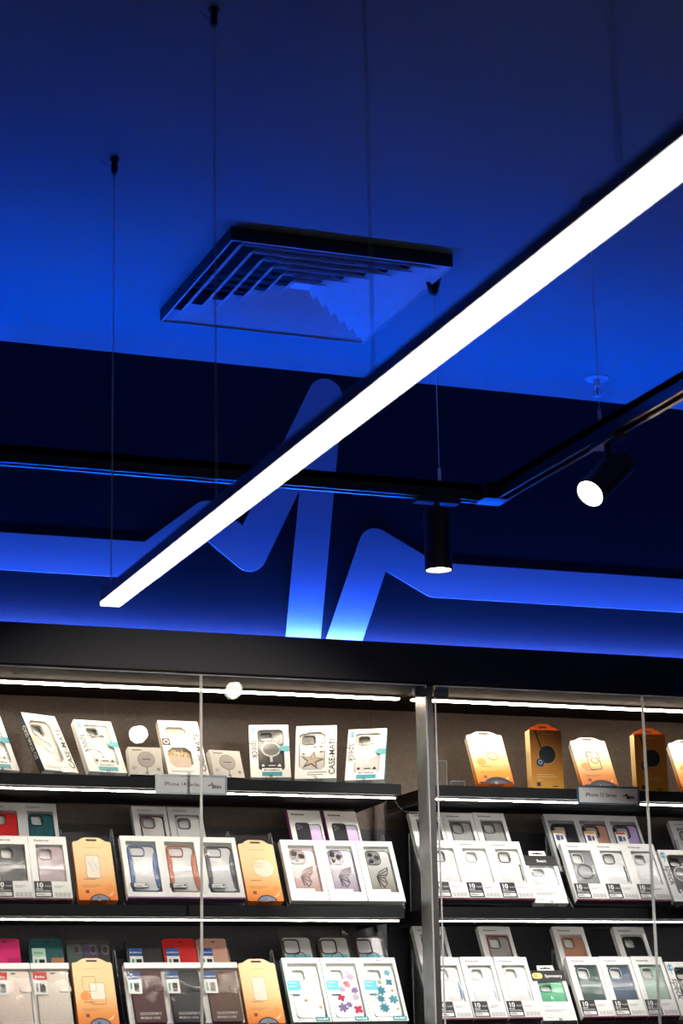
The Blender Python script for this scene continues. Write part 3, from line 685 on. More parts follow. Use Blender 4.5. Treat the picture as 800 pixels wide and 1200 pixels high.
def octagon(cx, cz, w, h, c): return [(cx-w/2+c, cz-h/2), (cx+w/2-c, cz-h/2), (cx+w/2, cz-h/2+c), (cx+w/2, cz+h/2-c), (cx+w/2-c, cz+h/2), (cx-w/2+c, cz+h/2), (cx-w/2, cz+h/2-c), (cx-w/2, cz-h/2+c)]
def mate_box(label, x, y, z, yaw, lean, group, style, w=.108, h=.184, d=.020):
    """white carton with big lettering up the right side"""
    t = place('phone_case_box', label, x, y, z, yaw, lean, group)
    side = M['blk'] if style == 'oil' else None
    if style == 'gold':
        holes = [octagon(-.012, h-.036, .058, .030, .010), octagon(-.012, .058, .064, .068, .014)]
    else:
        holes = [octagon(-.010, h/2+.004, .070, h-.052, .012)]
    bm = bmesh.new(); out = rect(-w/2, 0, w/2, h)
    add_prism(bm, [out]+holes, 0, d-.0012); add_prism(bm, [out], d-.0012, d)
    bmesh.ops.recalc_face_normals(bm, faces=bm.faces)
    for f in bm.faces:
        if f.normal.x < -.9 and f.calc_center_median().x < -w/2+.001: f.material_index = 1
    mobj('carton', bm, [M['white'], side or M['cream']], t, recalc=False)
    text('brand_print', 'CASE-MATE', .0225, M['blk'], t, w/2-.004, .012, roll=R(90), bold=.012, sx=1.12)
    if style == 'gold':
        prism('phone_case', [rrect(-.012, h-.036, .052, .024, .004)], .006, .012, plain((.38, .33, .30), .3), t)
        c = prism('phone_case', [rrect(-.012, .055, .058, .056, .006)], .008, .013, plain((.58, .45, .36), .3), t)
        rnd = random.Random(3); fl = []
        for k in range(46): fl.append([circ(-.012+rnd.uniform(-.030, .030), .076+abs(rnd.gauss(0, .007))*rnd.choice((-1, 1)), rnd.uniform(.001, .0022), 6)])
        tag(multi('gold_flecks', fl, .004, .006, plain((.50, .34, .14), .3, .6), c), kind='stuff')
        il = prism('info_label', [rect(-w/2+.001, .098, -w/2+.022, .122)], -.0006, 0, plain((.05, .035, .03)), t)
        prism('label_ring', [circ(-w/2+.0115, .110, .007, 20), circ(-w/2+.0115, .110, .0052, 20)], -.0009, -.0006, M['cream'], il)
        lines('fine_print', t, -.044, .02, ((.010, .9),), .0022, plain((.4, .36, .33)))
    elif style == 'oil':
        c = phone_case(t, -.010, h/2+.004, .064, .122, (.60, .56, .51), ring=(.35, .3, .27), rim=(.5, .46, .42), cw=.034, ch=.034)
        prism('swirl', [stroke([(-.026, h/2+.03), (-.012, h/2+.012), (.004, h/2+.006), (.010, h/2-.012), (-.004, h/2-.024), (-.016, h/2-.010)], .010, 6)], .0035, .005, plain((.86, .84, .80), .2), c)
        prism('info_label', [rect(-w/2+.001, .080, -w/2+.020, .108)], -.0006, 0, plain((.55, .45, .36)), t)
        o = bmesh.new(); mobj_side = None
        tx = text('side_print', 'CASE-MATE OIL', .0155, M['white'], t, 0, 0, bold=.02)
        for v in tx.data.vertices:
            a, b = v.co.x, v.co.z; v.co = (-w/2-.0004, .005+b, .148-a*1.0)
        lines('fine_print', t, -.044, .03, ((.012, 1), (.008, .6)), .0016, plain((.45, .42, .40)))
    else:
        c = phone_case(t, -.010, h/2+.004, .064, .122, (.55, .53, .50), ring=(.10, .10, .10), rim=(.45, .43, .41), cw=.034, ch=.028)
        prism('camera_panel', [rrect(-.023, h/2+.044, .033, .027, .006)], .006, .008, plain((.12, .12, .125)), c)
        st = [(( .034 if i % 2 == 0 else .013)*math.cos(R(80+36*i))-.010, (.034 if i % 2 == 0 else .013)*math.sin(R(80+36*i))+h/2-.026) for i in range(10)]
        prism('star', [st], .0036, .005, plain((.16, .12, .08), .4), c)
        st2 = [((.024 if i % 2 == 0 else .009)*math.cos(R(80+36*i))-.010, (.024 if i % 2 == 0 else .009)*math.sin(R(80+36*i))+h/2-.026) for i in range(10)]
        prism('star_fill', [st2], .003, .0036, plain((.42, .34, .24), .4), c)
        rnd = random.Random(5)
        sm = []
        for k in range(12):
            px, pz, rr = rnd.uniform(-.034, .016), rnd.uniform(h/2-.045, h/2+.045), rnd.uniform(.0025, .005)
            sm.append([[((rr if i % 2 == 0 else rr*.4)*math.cos(R(90+36*i))+px, (rr if i % 2 == 0 else rr*.4)*math.sin(R(90+36*i))+pz) for i in range(10)]])
        tag(multi('small_stars', sm, .0030, .0042, plain((.10, .09, .08), .4), c), kind='stuff')
        prism('round_badge', [circ(-.034, h-.018, .015, 28, .010)], -.0006, 0, M['cream'], t)
        lines('fine_print', t, -.022, .030, ((.020, 1), (.012, .8)), .0026, plain((.25, .22, .2)))
    if style != 'gold':
        film(t, octagon(-.010, h/2+.004, .071, h-.051, .012), 'film_thin')
    tab(t, w, h, M['white'], tw=.05, th=.004, y=d-.003, slot=False)
    return t
def puck_box(label, x, y, z, yaw, lean, group):
    """small pale carton printed with a round charging puck"""
    w, h, d = .087, .079, .022
    t = place('charger_box', label, x, y, z, yaw, lean, group, 'charger box')
    carton(t, w, h, d, None, 'cream', plain((.10, .03, .05)))
    g = plain((.50, .44, .40))
    prism('puck_drawing', [circ(.002, .044, .0225, 32)], -.0005, 0, plain((.34, .28, .25)), t)
    prism('puck_face', [circ(.002, .044, .0208, 32)], -.0007, -.0005, g, t)
    prism('cord_drawing', [rect(.0005, .001, .0035, .023)], -.0005, 0, plain((.34, .28, .25)), t)
    lines('puck_text', t, -.008, .012, ((.043, 1),), .002, M['blk'], -.0009, -.0007)
    lines('brand_print', t, -w/2+.010, -w/2+.036, ((h-.010, 1),), .0028, plain((.25, .2, .18)))
    lines('fine_print', t, -w/2+.006, -w/2+.018, ((.020, 1), (.015, .7)), .0018, plain((.3, .25, .22)))
    prism('round_badge', [circ(w/2-.012, .016, .005, 12)], -.0005, 0, plain((.4, .35, .3)), t)
    return t

def photo_box(label, x, y, z, group, w=.092, h=.190):
    """tall white carton with a picture of a dark phone in front of a pink one"""
    t = place('phone_case_box', label, x, y, z, group=group)
    carton(t, w, h, .016, None, 'white', plain((.5, .02, .3)), side=plain((.45, .05, .30)))
    scribble('brand_print', t, -w/2+.010, h-.016, .036, .006, M['blk'])
    a = prism('phone_picture', [rrect(.020, h-.090, .040, .092, .007)], -.0006, 0, M['blk'], t)
    prism('screen_picture', [rrect(.020, h-.090, .035, .087, .005)], -.0008, -.0006, gradmat('pink_screen', [(0, (.62, .18, .52)), (.6, (.75, .45, .70)), (1, (.62, .62, .78))]), a)
    b = prism('case_picture', [rrect(-.012, h-.088, .040, .096, .008)], -.0012, -.0008, plain((.03, .03, .034)), t)
    multi('lens_picture', [[circ(-.024, h-.050, .004, 14)], [circ(-.024, h-.060, .004, 14)], [circ(-.016, h-.055, .004, 14)]], -.0015, -.0012, plain((.16, .16, .17)), b)
    tab(t, w, h, M['grey'], tw=w*.86, th=.006, y=.012, slot=False)
    return t
def pouch_box(label, x, y, z, col, group):
    """grey clear-fronted box holding a coloured case and a white card with little pictures"""
    w, h, d = .0970, .190, .017
    t = place('phone_case_box', label, x, y, z, group=group)
    hx0, hx1, hz0, hz1 = -w/2+.008, w/2-.008, .02, h-.020
    carton(t, w, h, d, rect(hx0, hz0, hx1, hz1), 'grey')
    c = phone_case(t, .006, hz1-.008-.072, .074, .140, col, ring=DK, rim=DK, cw=.038, ch=.036)
    prism('camera_panel', [rrect(.006-.037+.006+.019, hz1-.009-.006-.018, .030, .028, .006)], .0065, .008, plain((.40, .38, .36)), c)
    l = prism('picture_card', [rect(-w/2+.012, hz1-.095, -w/2+.048, hz1-.036)], -.0006, 0, M['white'], t)
    prism('card_stripe', [rect(-w/2+.014, hz1-.044, -w/2+.044, hz1-.037)], -.0009, -.0006, plain((.55, .06, .05)) if col[2] > .4 else plain((.75, .45, .08)), l)
    multi('card_picture', [[rect(-w/2+.019, hz1-.068, -w/2+.030, hz1-.050)], [rect(-w/2+.033, hz1-.066, -w/2+.040, hz1-.052)]], -.0009, -.0006, plain((.08, .08, .20)), l)
    film(t, rect(hx0-.001, hz0-.001, hx1+.001, hz1+.001))
    tab(t, w, h, M['acrylic'], tw=w*.5, th=.006, y=d-.003)
    return t

def leather(name, col): return pmat(name, col, .5, bump=.3, bscale=900, var=.1, vscale=200)
def folio_box(label, x, y, z, col, group, ink=(.75, .70, .66), tagc=(.035, .09, .24), w=.0985, h=.162, words=True, pale=False):
    """leather-look flip case in a clear sleeve with a printed hang card at its upper left"""
    t = place('phone_wallet_case_box', label, x, y, z, group=group)
    carton(t, w, h, .006, None, 'white', name='backing_card')
    lm = leather('leather', col)
    b = prism('wallet_cover', [rrect(.004, .070, .080, .145, .006)], -.010, -.0002, lm, t)
    prism('closure_flap', [rrect(.034, .092, .028, .017, .005)], -.0125, -.0101, lm, b)
    prism('stitching', [rrect(.004, .070, .075, .140, .005), rrect(.004, .070, .0742, .1392, .0046)], -.0104, -.0101, plain([v*.6 for v in col]), b)
    prism('earpiece_slot', [rrect(.006, .136, .012, .003, .0014, 3)], -.0104, -.0101, M['blk'], b)
    if words:
        text('brand_print', 'GOOSPERY', .0105, plain(ink), b, -.024, .0185, y=-.0104, bold=.006, sx=1.05)
        text('brand_print', 'MOBILE CASE', .0088, plain(ink), b, -.024, .0075, y=-.0104, bold=.006, sx=.95)
    g = prism('hang_card', [rrect(-w/2+.021, .107, .034, .062, .002, 2)], -.0135, -.0127, M['white'], t)
    prism('card_header', [rect(-w/2+.004, .116, -w/2+.038, .138)], -.014, -.0135, plain(tagc), g)
    if tagc[2] > .1: text('card_text', 'BLUEMOON', .0058, M['white'], g, -w/2+.021, .121, y=-.0143, align='CENTER', bold=.02)
    else: scribble('card_print', g, -w/2+.021, .1215, .024, .006, M['white'], -.0143, -.014, 4, 8, 'CENTER')
    prism('card_picture', [rect(-w/2+.019, .082, -w/2+.032, .106)], -.014, -.0135, M['blk'], g)
    tag(prism('card_picture', [rect(-w/2+.009, .084, -w/2+.014, .106)], -.014, -.0135, plain((.05, .35, .25) if tagc[2] > .1 else (.25, .25, .27)), g), 'green strip on the hang card' if tagc[2] > .1 else 'grey strip on the hang card')
    bm = bmesh.new(); add_prism(bm, [rrect(0, h/2, w-.001, h-.001, .004)], -.0162, -.0160)
    mobj('clear_sleeve', bm, M['film'], t)
    prism('header_strip', [rect(-w/2, h-.016, w/2, h)], -.0164, 0, M['white'], t)
    return t
def flower(bm, cx, cz, r, y0, y1, n=5, ph=0.):
    L = []
    for i in range(n*8):
        a = 2*math.pi*i/(n*8)+ph; rr = r*(.45+.55*abs(math.cos(n*(a-ph)/2)))
        L.append((cx+rr*math.cos(a), cz+rr*math.sin(a)))
    add_prism(bm, [L], y0, y1)
def flower_box(label, x, y, z, flowers, group):
    w, h, d = .1035, .185, .018
    t = place('phone_case_box', label, x, y, z, group=group)
    hx0, hx1, hz0, hz1 = -w/2+.012, w/2-.008, .010, h-.016
    carton(t, w, h, d, rect(hx0, hz0, hx1, hz1), 'white', side=plain((.30, .60, .58)))
    cx, cz = (hx0+hx1)/2, (hz0+hz1)/2-.002
    c = phone_case(t, cx, cz, .074, .142, (.80, .81, .82), y=.007, d=.005, ring=(.75, .75, .76), rim=(.78, .79, .80), cw=.034, ch=.030)
    for k, (fx, fz, fr, fc, n) in enumerate(flowers):
        bm = bmesh.new(); flower(bm, cx+fx, cz+fz, fr, .0055, .0068, n, k*.7)
        f = mobj('pressed_flower', bm, plain(fc), c)
    film(t, rect(hx0-.001, hz0-.001, hx1+.001, hz1+.001))
    l = prism('info_label', [rrect(-w/2+.020, .098, .034, .040, .004, 3)], -.0008, 0, plain((.10, .48, .60)), t)
    prism('label_panel', [rect(-w/2+.0035, .079, -w/2+.0365, .089)], -.0011, -.0008, M['white'], l)
    lines('label_print', l, -w/2+.007, -w/2+.028, ((.110, 1), (.100, .8)), .003, plain((.45, .75, .82)), -.0011, -.0008)
    b = prism('name_label', [rect(w/2-.042, .002, w/2-.004, .0135)], -.0008, 0, plain((.03, .25, .29)), t)
    scribble('label_print', b, w/2-.023, .005, .030, .0055, M['white'], -.0011, -.0008, 7, 4, 'CENTER')
    lines('fine_print', t, -w/2+.012, -w/2+.034, ((.004, 1),), .0028, plain((.45, .5, .5)))
    lines('brand_print', t, -.004, .014, ((h-.010, 1),), .003, plain((.35, .4, .42)))
    return t
def wrapped_case(label, x, y, z, rim, group, seed, w=.082, h=.170):
    """phone case in a crinkled clear bag, teal band across it"""
    t = place('bagged_phone_case', label, x, y, z, group=group, cat='phone case')
    c = prism('phone_case', [rrect(0, h/2+.002, w, h, .012)], .004, .012, plain((.62, .61, .60), .3, coat=.3), t)
    prism('bumper', [rrect(0, h/2+.002, w+.003, h+.003, .0135), rrect(0, h/2+.002, w-.006, h-.006, .010)], .003, .011, plain(rim, .25), c)
    prism('camera_ring', [rrect(-.016, h-.029, .045, .045, .010), rrect(-.016, h-.029, .038, .038, .0075)], .002, .0038, plain(rim, .25), c)
    b = prism('teal_band', [rrect(-.002, h-.075, w*.84, .044, .006, 3)], .001, .002, plain((.16, .50, .56)), t)
    prism('band_ring', [circ(.002, h-.062, .017, 24), circ(.002, h-.062, .0145, 24)], .0005, .001, plain((.05, .05, .06)), b)
    rnd = random.Random(seed); bm = bmesh.new(); nx, nz = 14, 34
    G = []
    for j in range(nz+1):
        row = []
        for i in range(nx+1):
            u, v = i/nx, j/nz
            zz = .001+v*(h+.018); amp = .0012+.011*max(0, (v-.86)/.14)
            nn = noise.noise_vector(Vector((u*4+seed, v*9, seed*3.1)))
            wob = .006*max(0, (v-.86)/.14)
            row.append(bm.verts.new(((u-.5)*(w+.014)+wob*nn.x*2, -.002+amp*nn.y*1.4+.010*max(0, (v-.86)/.14), zz+wob*nn.z*2.2)))
        G.append(row)
    for j in range(nz):
        for i in range(nx): bm.faces.new((G[j][i], G[j][i+1], G[j+1][i+1], G[j+1][i]))
    mobj('clear_bag', bm, M['wrap'], t)
    return t
def header_box(label, x, y, z, col, group, badge=True, words='Symmetry', w=.100, h=.150):
    """white carton with black header and hang tab above, coloured case in the window"""
    t = place('phone_case_box', label, x, y, z, group=group)
    hole = rect(-w/2+.013, .056, w/2-.011, h-.032)
    carton(t, w, h, .018, hole, 'white')
    phone_case(t, .001, (h-.034+.050)/2+.001, w-.026, h-.088, col, ring=[v*.4 for v in col], cw=.034, ch=.020)
    film(t, rect(-w/2+.012, .055, w/2-.010, h-.031))
    l = prism('header_panel', [rect(-w/2, h-.032, w/2, h)], -.0008, 0, M['blk'], t)
    text('header_text', words, .0125, M['white'], l, -.010, h-.021, y=-.0011, bold=.02)
    if badge:
        prism('header_badge', [rrect(-w/2+.018, h-.016, .030, .017, .008)], -.0012, -.0008, plain((.85, .70, .20)), l)
        prism('badge_mark', [circ(-w/2+.013, h-.016, .0045, 16), circ(-w/2+.013, h-.016, .003, 16)], -.0015, -.0012, M['blk'], l)
    loops = [[(-.026, h-.001), (.026, h-.001), (.024, h+.017), (-.024, h+.017)], [(-.017, h+.006), (.017, h+.006), (.014, h+.010), (.005, h+.010), (0, h+.0125), (-.005, h+.010), (-.014, h+.010)]]
    prism('hang_tab', loops, .002, .003, M['white'], t)
    lines('fine_print', t, -w/2+.012, w/2-.02, ((.042, .35), (.030, .9), (.026, .7), (.008, .3)), .0020, plain((.5, .5, .5)))
    return t

# ------------------------------------------------------------------ tiered acrylic stands
def point(y0, z0, n_off, up):                       # point on the inclined plane: n_off behind the face, up along it
    return (y0+n_off*UPZ+up*UPY, z0-n_off*UPY+up*UPZ)
def stand(label, x0, x1, z, shelf_top, y=5.12, two=True, dep=.019, rise=.088):
    """clear stepped display stand: ledge and sloping rest for the front row, a second pair higher up behind"""
    t = thing('acrylic_display_stand', label, 'display stand', ((x0+x1)/2, 5.2, shelf_top))
    W = lambda o: rel(o, t)
    def plate(name, y0, z0, n0, n1, u0, u1):
        bm = bmesh.new(); pts = [point(y0, z0, n0, u0), point(y0, z0, n1, u0), point(y0, z0, n1, u1), point(y0, z0, n0, u1)]
        A = [bm.verts.new((x0, a, b)) for a, b in pts]; B = [bm.verts.new((x1, a, b)) for a, b in pts]
        bm.faces.new(A); bm.faces.new(B[::-1])
        for i in range(4): bm.faces.new((A[i], B[i], B[(i+1)%4], A[(i+1)%4]))
        W(mobj(name, bm, M['acrylic'], t))
    plate('ledge', y, z, -.002, dep+.0018, -.0030, -.0008)
    plate('back_rest', y, z, dep+.0018, dep+.0040, -.0030, .088)
    if two:
        plate('ledge', y+.09, z+rise, -.012, dep+.0018, -.0030, -.0008)
        plate('back_rest', y+.09, z+rise, dep+.0018, dep+.0040, -.0030, .100)
    for xs in (x0-.0035, x1+.0005):
        pts = [(5.135, shelf_top+.0006), (5.285, shelf_top+.0006), (5.285, z+.186), (5.272, z+.186), (5.178, z+.020)]
        bm = bmesh.new()
        A = [bm.verts.new((xs, a, b)) for a, b in pts]; B = [bm.verts.new((xs+.003, a, b)) for a, b in pts]
        bm.faces.new(A).material_index = 0; bm.faces.new(B[::-1]).material_index = 0
        for i in range(5): bm.faces.new((A[i], B[i], B[(i+1)%5], A[(i+1)%5])).material_index = 1
        W(mobj('side_panel', bm, [M['acrylic'], M['aedge']], t))
    return t
def easel(label, x, y, z, yaw, lean, shelf_top, w=.04, d=.021, h=.06):
    """small clear easel: lip, ledge and sloping rest standing on the shelf"""
    t = thing('acrylic_easel', label, 'display stand', (x, y, z), (R(-lean), 0, R(yaw)), 'clear easels on the upper shelves')
    bm = bmesh.new(); box(bm, (-w/2, -.001, -.0032), (w/2, d+.003, -.0010)); box(bm, (-w/2, d+.001, -.001), (w/2, d+.003, h))
    mobj('rest', bm, M['acrylic'], t)
    bm = bmesh.new(); box(bm, (-.004, -.0035, -.0032), (.004, -.0012, .006)); mobj('lip', bm, M['aedge'], t)
    drop = Vector((0, d+.003, h)); 
    m = Matrix.Rotation(R(lean), 4, 'X')             # a prop that drops plumb from the rest to the shelf
    zt = z+(-math.sin(R(lean))*(d+.003)+math.cos(R(lean))*h); L = zt-shelf_top-.0005
    foot = drop+(m @ Vector((0, .0, -L)))
    bm = bmesh.new(); cyl(bm, drop, foot, .0018, n=8); mobj('prop', bm, M['aedge'], t)
    return t

T0, T1, T2 = SH[0]+ST, SH[1]+ST, SH[2]+ST           # shelf tops .684, .369, .054
# --- upper shelf, left cabinet
g = 'boxes on the upper shelf of the left cabinet'
Y0 = 5.13
UL = []
def up(kind, x, z, yaw, lean, what, *a, **k):
    z = T0+.024*math.sin(R(lean))+.0040
    UL.append((x, z, yaw, lean, what)); return kind(*a[:1], x, Y0, z, yaw, lean, g, *a[1:], **k)
up(script_box, 1.085, .699, 20, 33, 'gold-case box at the end of the shelf', 'white window box with teal tabs, cut by the left edge on the upper shelf')
up(mate_box, 1.236, .700, 25.3, 32.7, 'box with the black lettered side', 'white window box turned aside, its black side lettered in white', 'oil')
up(script_box, 1.355, .697, 9, 36, 'box with blue mark at its top corner', 'white box with blue mark and black script, leaning second from the black-sided box', solid=True)
puck_box('small cream charger box with round puck, left of the tall gold-flecked box', 1.456, Y0, T0+.026*math.sin(R(23))+.004, .3, 21, g)
up(mate_box, 1.566, .701, .3, 33.5, 'gold-flecked box', 'white box with two octagon windows and gold flecks above the grey sign', 'gold')
puck_box('small cream charger box with round puck, right of the tall gold-flecked box', 1.675, Y0, T0+.026*math.sin(R(23))+.004, 8.2, 23, g)
up(script_box, 1.787, .698, -16, 33, 'box holding the black ring case', 'white box with black magnetic-ring case and teal tabs on the upper shelf', dark=True)
up(mate_box, 1.909, .699, -23.4, 33.4, 'star box', 'white box with clear case showing a big dark star', 'star')
up(script_box, 2.046, .699, -28.8, 33.9, 'box with the teal side', 'white box with clear ring case and teal side, last before the post', side=M['teal'])
for x, z, yaw, lean, what in UL: easel('small clear easel under the ' + what, x, Y0, z, yaw, lean, T0)
easel('small clear easel under the charger box left of the gold-flecked box', 1.456, Y0, T0+.026*math.sin(R(23))+.004, .3, 21, T0, d=.023, h=.04)
easel('small clear easel under the charger box right of the gold-flecked box', 1.675, Y0, T0+.026*math.sin(R(23))+.004, 8.2, 23, T0, d=.023, h=.04)
# --- upper shelf, right cabinet
g = 'boxes on the upper shelf of the right cabinet'
for x, z, yaw, lean, art, lab, what in (
    (2.428, .698, -7, 33, 'rings', 'white-to-orange box printed with two rings, first right of the post', 'ringed orange box'),
    (2.744, .703, -9.9, 36, 'outline', 'white-to-orange box with black outline of a phone case above the grey 15 sign', 'outlined orange box'),
    (3.055, .700, -10, 34, 'outline', 'white-to-orange box cut by the right edge of the frame on the upper shelf', 'last orange box')):
    z = T0+.024*math.sin(R(lean))+.0040
    orange_box(lab, x, Y0, z, art, g, True, yaw, lean, w=.102, h=.174)
    easel('small clear easel under the ' + what, x, Y0, z, yaw, lean, T0)
amber_box('amber upright box with black puck between the two pale orange boxes', 2.583, Y0, T0+.0012, -5.8, g)
amber_box('amber upright box with black puck behind the glass door edges', 2.906, Y0, T0+.0012, -9.6, g)
t = thing('acrylic_card_holder', 'small upright clear acrylic holder beside the steel post on the upper shelf', 'card holder', (2.274, 5.15, T0+.0005))
bm = bmesh.new(); box(bm, (-.019, 0, 0), (.019, .003, .078)); box(bm, (-.019, .003, 0), (.019, .035, .003)); mobj('holder', bm, [M['acrylic']], t)
bm = bmesh.new(); add_prism(bm, [rect(-.0195, 0, .0195, .0785), rect(-.0175, .002, .0175, .0765)], -.0004, .0034); mobj('edge', bm, M['aedge'], t)
t = thing('acrylic_price_holder', 'tiny flat clear price holder beside the upright acrylic holder', 'price holder', (2.324, 5.15, T0+.0005))
bm = bmesh.new(); box(bm, (-.020, 0, 0), (.020, .003, .024)); mobj('plate', bm, M['acrylic'], t)
bm = bmesh.new(); add_prism(bm, [rect(-.0205, 0, .0205, .0245), rect(-.0188, .0015, .0188, .0228)], -.0004, .0034); mobj('edge', bm, M['aedge'], t)

# --- middle shelf
ZF, YF, YB, ZB = .390, 5.12, 5.21, .478
gm, gb = 'boxes on the middle shelf', 'boxes on the raised back row of the middle shelf'
drop_box('white box with dark grey case and 10 sticker, cut by the frame at the left', 1.121, YF, ZF-.005, (.09, .095, .10), ring=(.07, .07, .075), group=gm)
drop_box('white box with lilac phone case beside the peach box', 1.218, YF, ZF-.005, (.50, .40, .44), ring=(.40, .33, .36), group=gm)
drop_box('grey-white box with red phone case in the back row', 1.1205, YB, ZB, (.52, .02, .025), ring=(.35, .02, .02), w=.094, group=gb, info=False, outer='grey')
drop_box('grey-white box with dark teal phone case in the back row', 1.214, YB, ZB, (.02, .085, .10), ring=(.015, .03, .035), w=.094, group=gb, info=False, outer='grey')
stand('clear stepped stand under the red and lilac case boxes', 1.072, 1.267, ZF-.005, T1, rise=.093)
orange_box('peach box with faint pale case drawing, right of the lilac case', 1.331, YF, ZF-.006, 'phone', gm)
easel('clear easel under the peach box right of the lilac case', 1.331, YF, ZF-.006, 0, LEAN, T1)
rail_box('white framed box, clear case with blue side rails', 1.4575, YF, ZF, (.05, .12, .30), gm)
rail_box('white framed box, clear case with orange side rails', 1.5595, YF, ZF, (.55, .16, .07), gm)
rail_box('white framed box, clear case with dark grey side rails', 1.661, YF, ZF, (.06, .065, .075), gm)
drop_box('grey-white box with clear case and dark red camera ring, behind the blue rails', 1.507, YB, ZB-.001, (.55, .54, .53), ring=(.10, .025, .03), rim=(.08, .03, .035), w=.093, group=gb, info=False, outer='grey')
drop_box('grey-white box with clear case and black camera ring, behind the orange rails', 1.603, YB, ZB-.001, (.60, .60, .60), ring=(.03, .03, .032), rim=(.5, .5, .5), w=.093, group=gb, info=False, outer='grey')
stand('clear stepped stand under the boxes with coloured side rails', 1.4045, 1.7135, ZF, T1, rise=.087)
orange_box('peach box with reddish pale drawing, left of the butterfly boxes', 1.7665, YF, ZF-.005, 'faint', gm, w=.096)
easel('clear easel under the peach box left of the butterflies', 1.7665, YF, ZF-.005, 0, LEAN, T1)
butterfly_box('white framed box, butterfly case fading to rose', 1.888, YF, ZF-.003, (.42, .22, .20), (.30, .17, .20), gm)
butterfly_box('white framed box, butterfly case fading to violet grey', 1.9935, YF, ZF-.003, (.27, .20, .28), (.12, .08, .17), gm)
butterfly_box('white framed box, butterfly case fading to olive grey', 2.099, YF, ZF-.003, (.20, .18, .14), (.10, .095, .08), gm)
photo_box('white picture box with dark and pink phones, behind the rose butterfly', 1.936, YB, ZB-.007, gb)
photo_box('white picture box with dark and pink phones, behind the violet butterfly', 2.040, YB, ZB-.007, gb)
stand('clear stepped stand under the butterfly boxes', 1.8355, 2.1515, ZF-.003, T1, rise=.084)
drop_box('white box with clear case and 10 sticker, half hidden by the steel post', 2.2855, YF, ZF+.004, (.74, .73, .72), ring=(.03, .03, .03), group=gm)
drop_box('white box with plain clear case and 10 sticker, second from the post', 2.381, YF, ZF+.004, (.78, .77, .76), ring=(.7, .7, .7), group=gm)
drop_box('white box with clear case, black camera ring and 10 sticker, third from the post', 2.4775, YF, ZF+.004, (.72, .71, .69), ring=DK, accent=(.03, .03, .03), group=gm)
drop_box('white-grey box in the back row seen past the left of the steel post', 2.2865, YB, ZB+.001, (.30, .30, .31), ring=DK, w=.095, group=gb, info=False, rim=(.10, .10, .105))
drop_box('white-grey box with smoky case in the back row, second from the post', 2.382, YB, ZB+.001, (.42, .41, .40), ring=(.09, .09, .09), w=.094, rim=(.10, .10, .10), group=gb, info=False)
drop_box('white-grey box with smoky case in the back row, third from the post', 2.4775, YB, ZB+.003, (.40, .39, .38), ring=(.12, .12, .12), w=.095, rim=(.08, .08, .08), group=gb, info=False)
stand('clear stepped stand right of the post under the 10 sticker boxes', 2.236, 2.5275, ZF+.004, T1, rise=.085)
header_box('white box with black header and pale case, right of the 10 sticker boxes', 2.580, YF+.012, ZF-.004, (.70, .70, .71), gm, badge=False, words='React')
easel('clear easel under the black-headed box on the middle shelf', 2.580, YF+.012, ZF-.004, 0, LEAN, T1, d=.020)
drop_box('white box with clear case and black magnet ring, under the grey 15 sign', 2.6985, YF, ZF+.004, (.24, .24, .245), ring=(.6, .6, .6), magnet=(.02, .02, .02), group=gm)
drop_box('white box with clear case and dark side button, middle of its stand', 2.795, YF, ZF+.004, (.76, .755, .75), ring=DK, accent=(.02, .02, .02), group=gm)
drop_box('white box with plain clear case, next to the black-case script box', 2.8915, YF, ZF+.004, (.78, .775, .77), ring=(.72, .72, .72), group=gm)
pouch_box('grey clear box with black case and small picture card in the back row', 2.6975, YB, ZB-.001, (.03, .03, .034), gb)
pouch_box('grey clear box with tan case and small picture card in the back row', 2.7950, YB, ZB-.001, (.52, .28, .20), gb)
pouch_box('grey clear box with lavender case and small picture card in the back row', 2.8925, YB, ZB-.001, (.46, .34, .62), gb)
stand('clear stepped stand under the magnet ring box and the lavender case', 2.6485, 2.942, ZF+.004, T1, rise=.083)
script_box('white box with black case and blue mark, cut by right edge on the middle shelf', 3.000, YF, ZF+.002, 0, LEAN, gm, dark=True, h=.168)
easel('clear easel under the black-case box on the middle shelf', 3.000, YF, ZF+.002, 0, LEAN, T1)
drop_box('grey-white box at the right edge in the back row of the middle shelf', 3.1035, YB+.02, ZB-.005, (.5, .5, .5), w=.095, group=gb, info=False, outer='grey')
stand('clear stepped stand at the right edge of the middle shelf', 3.055, 3.36, ZF, T1, y=5.14, rise=.083)

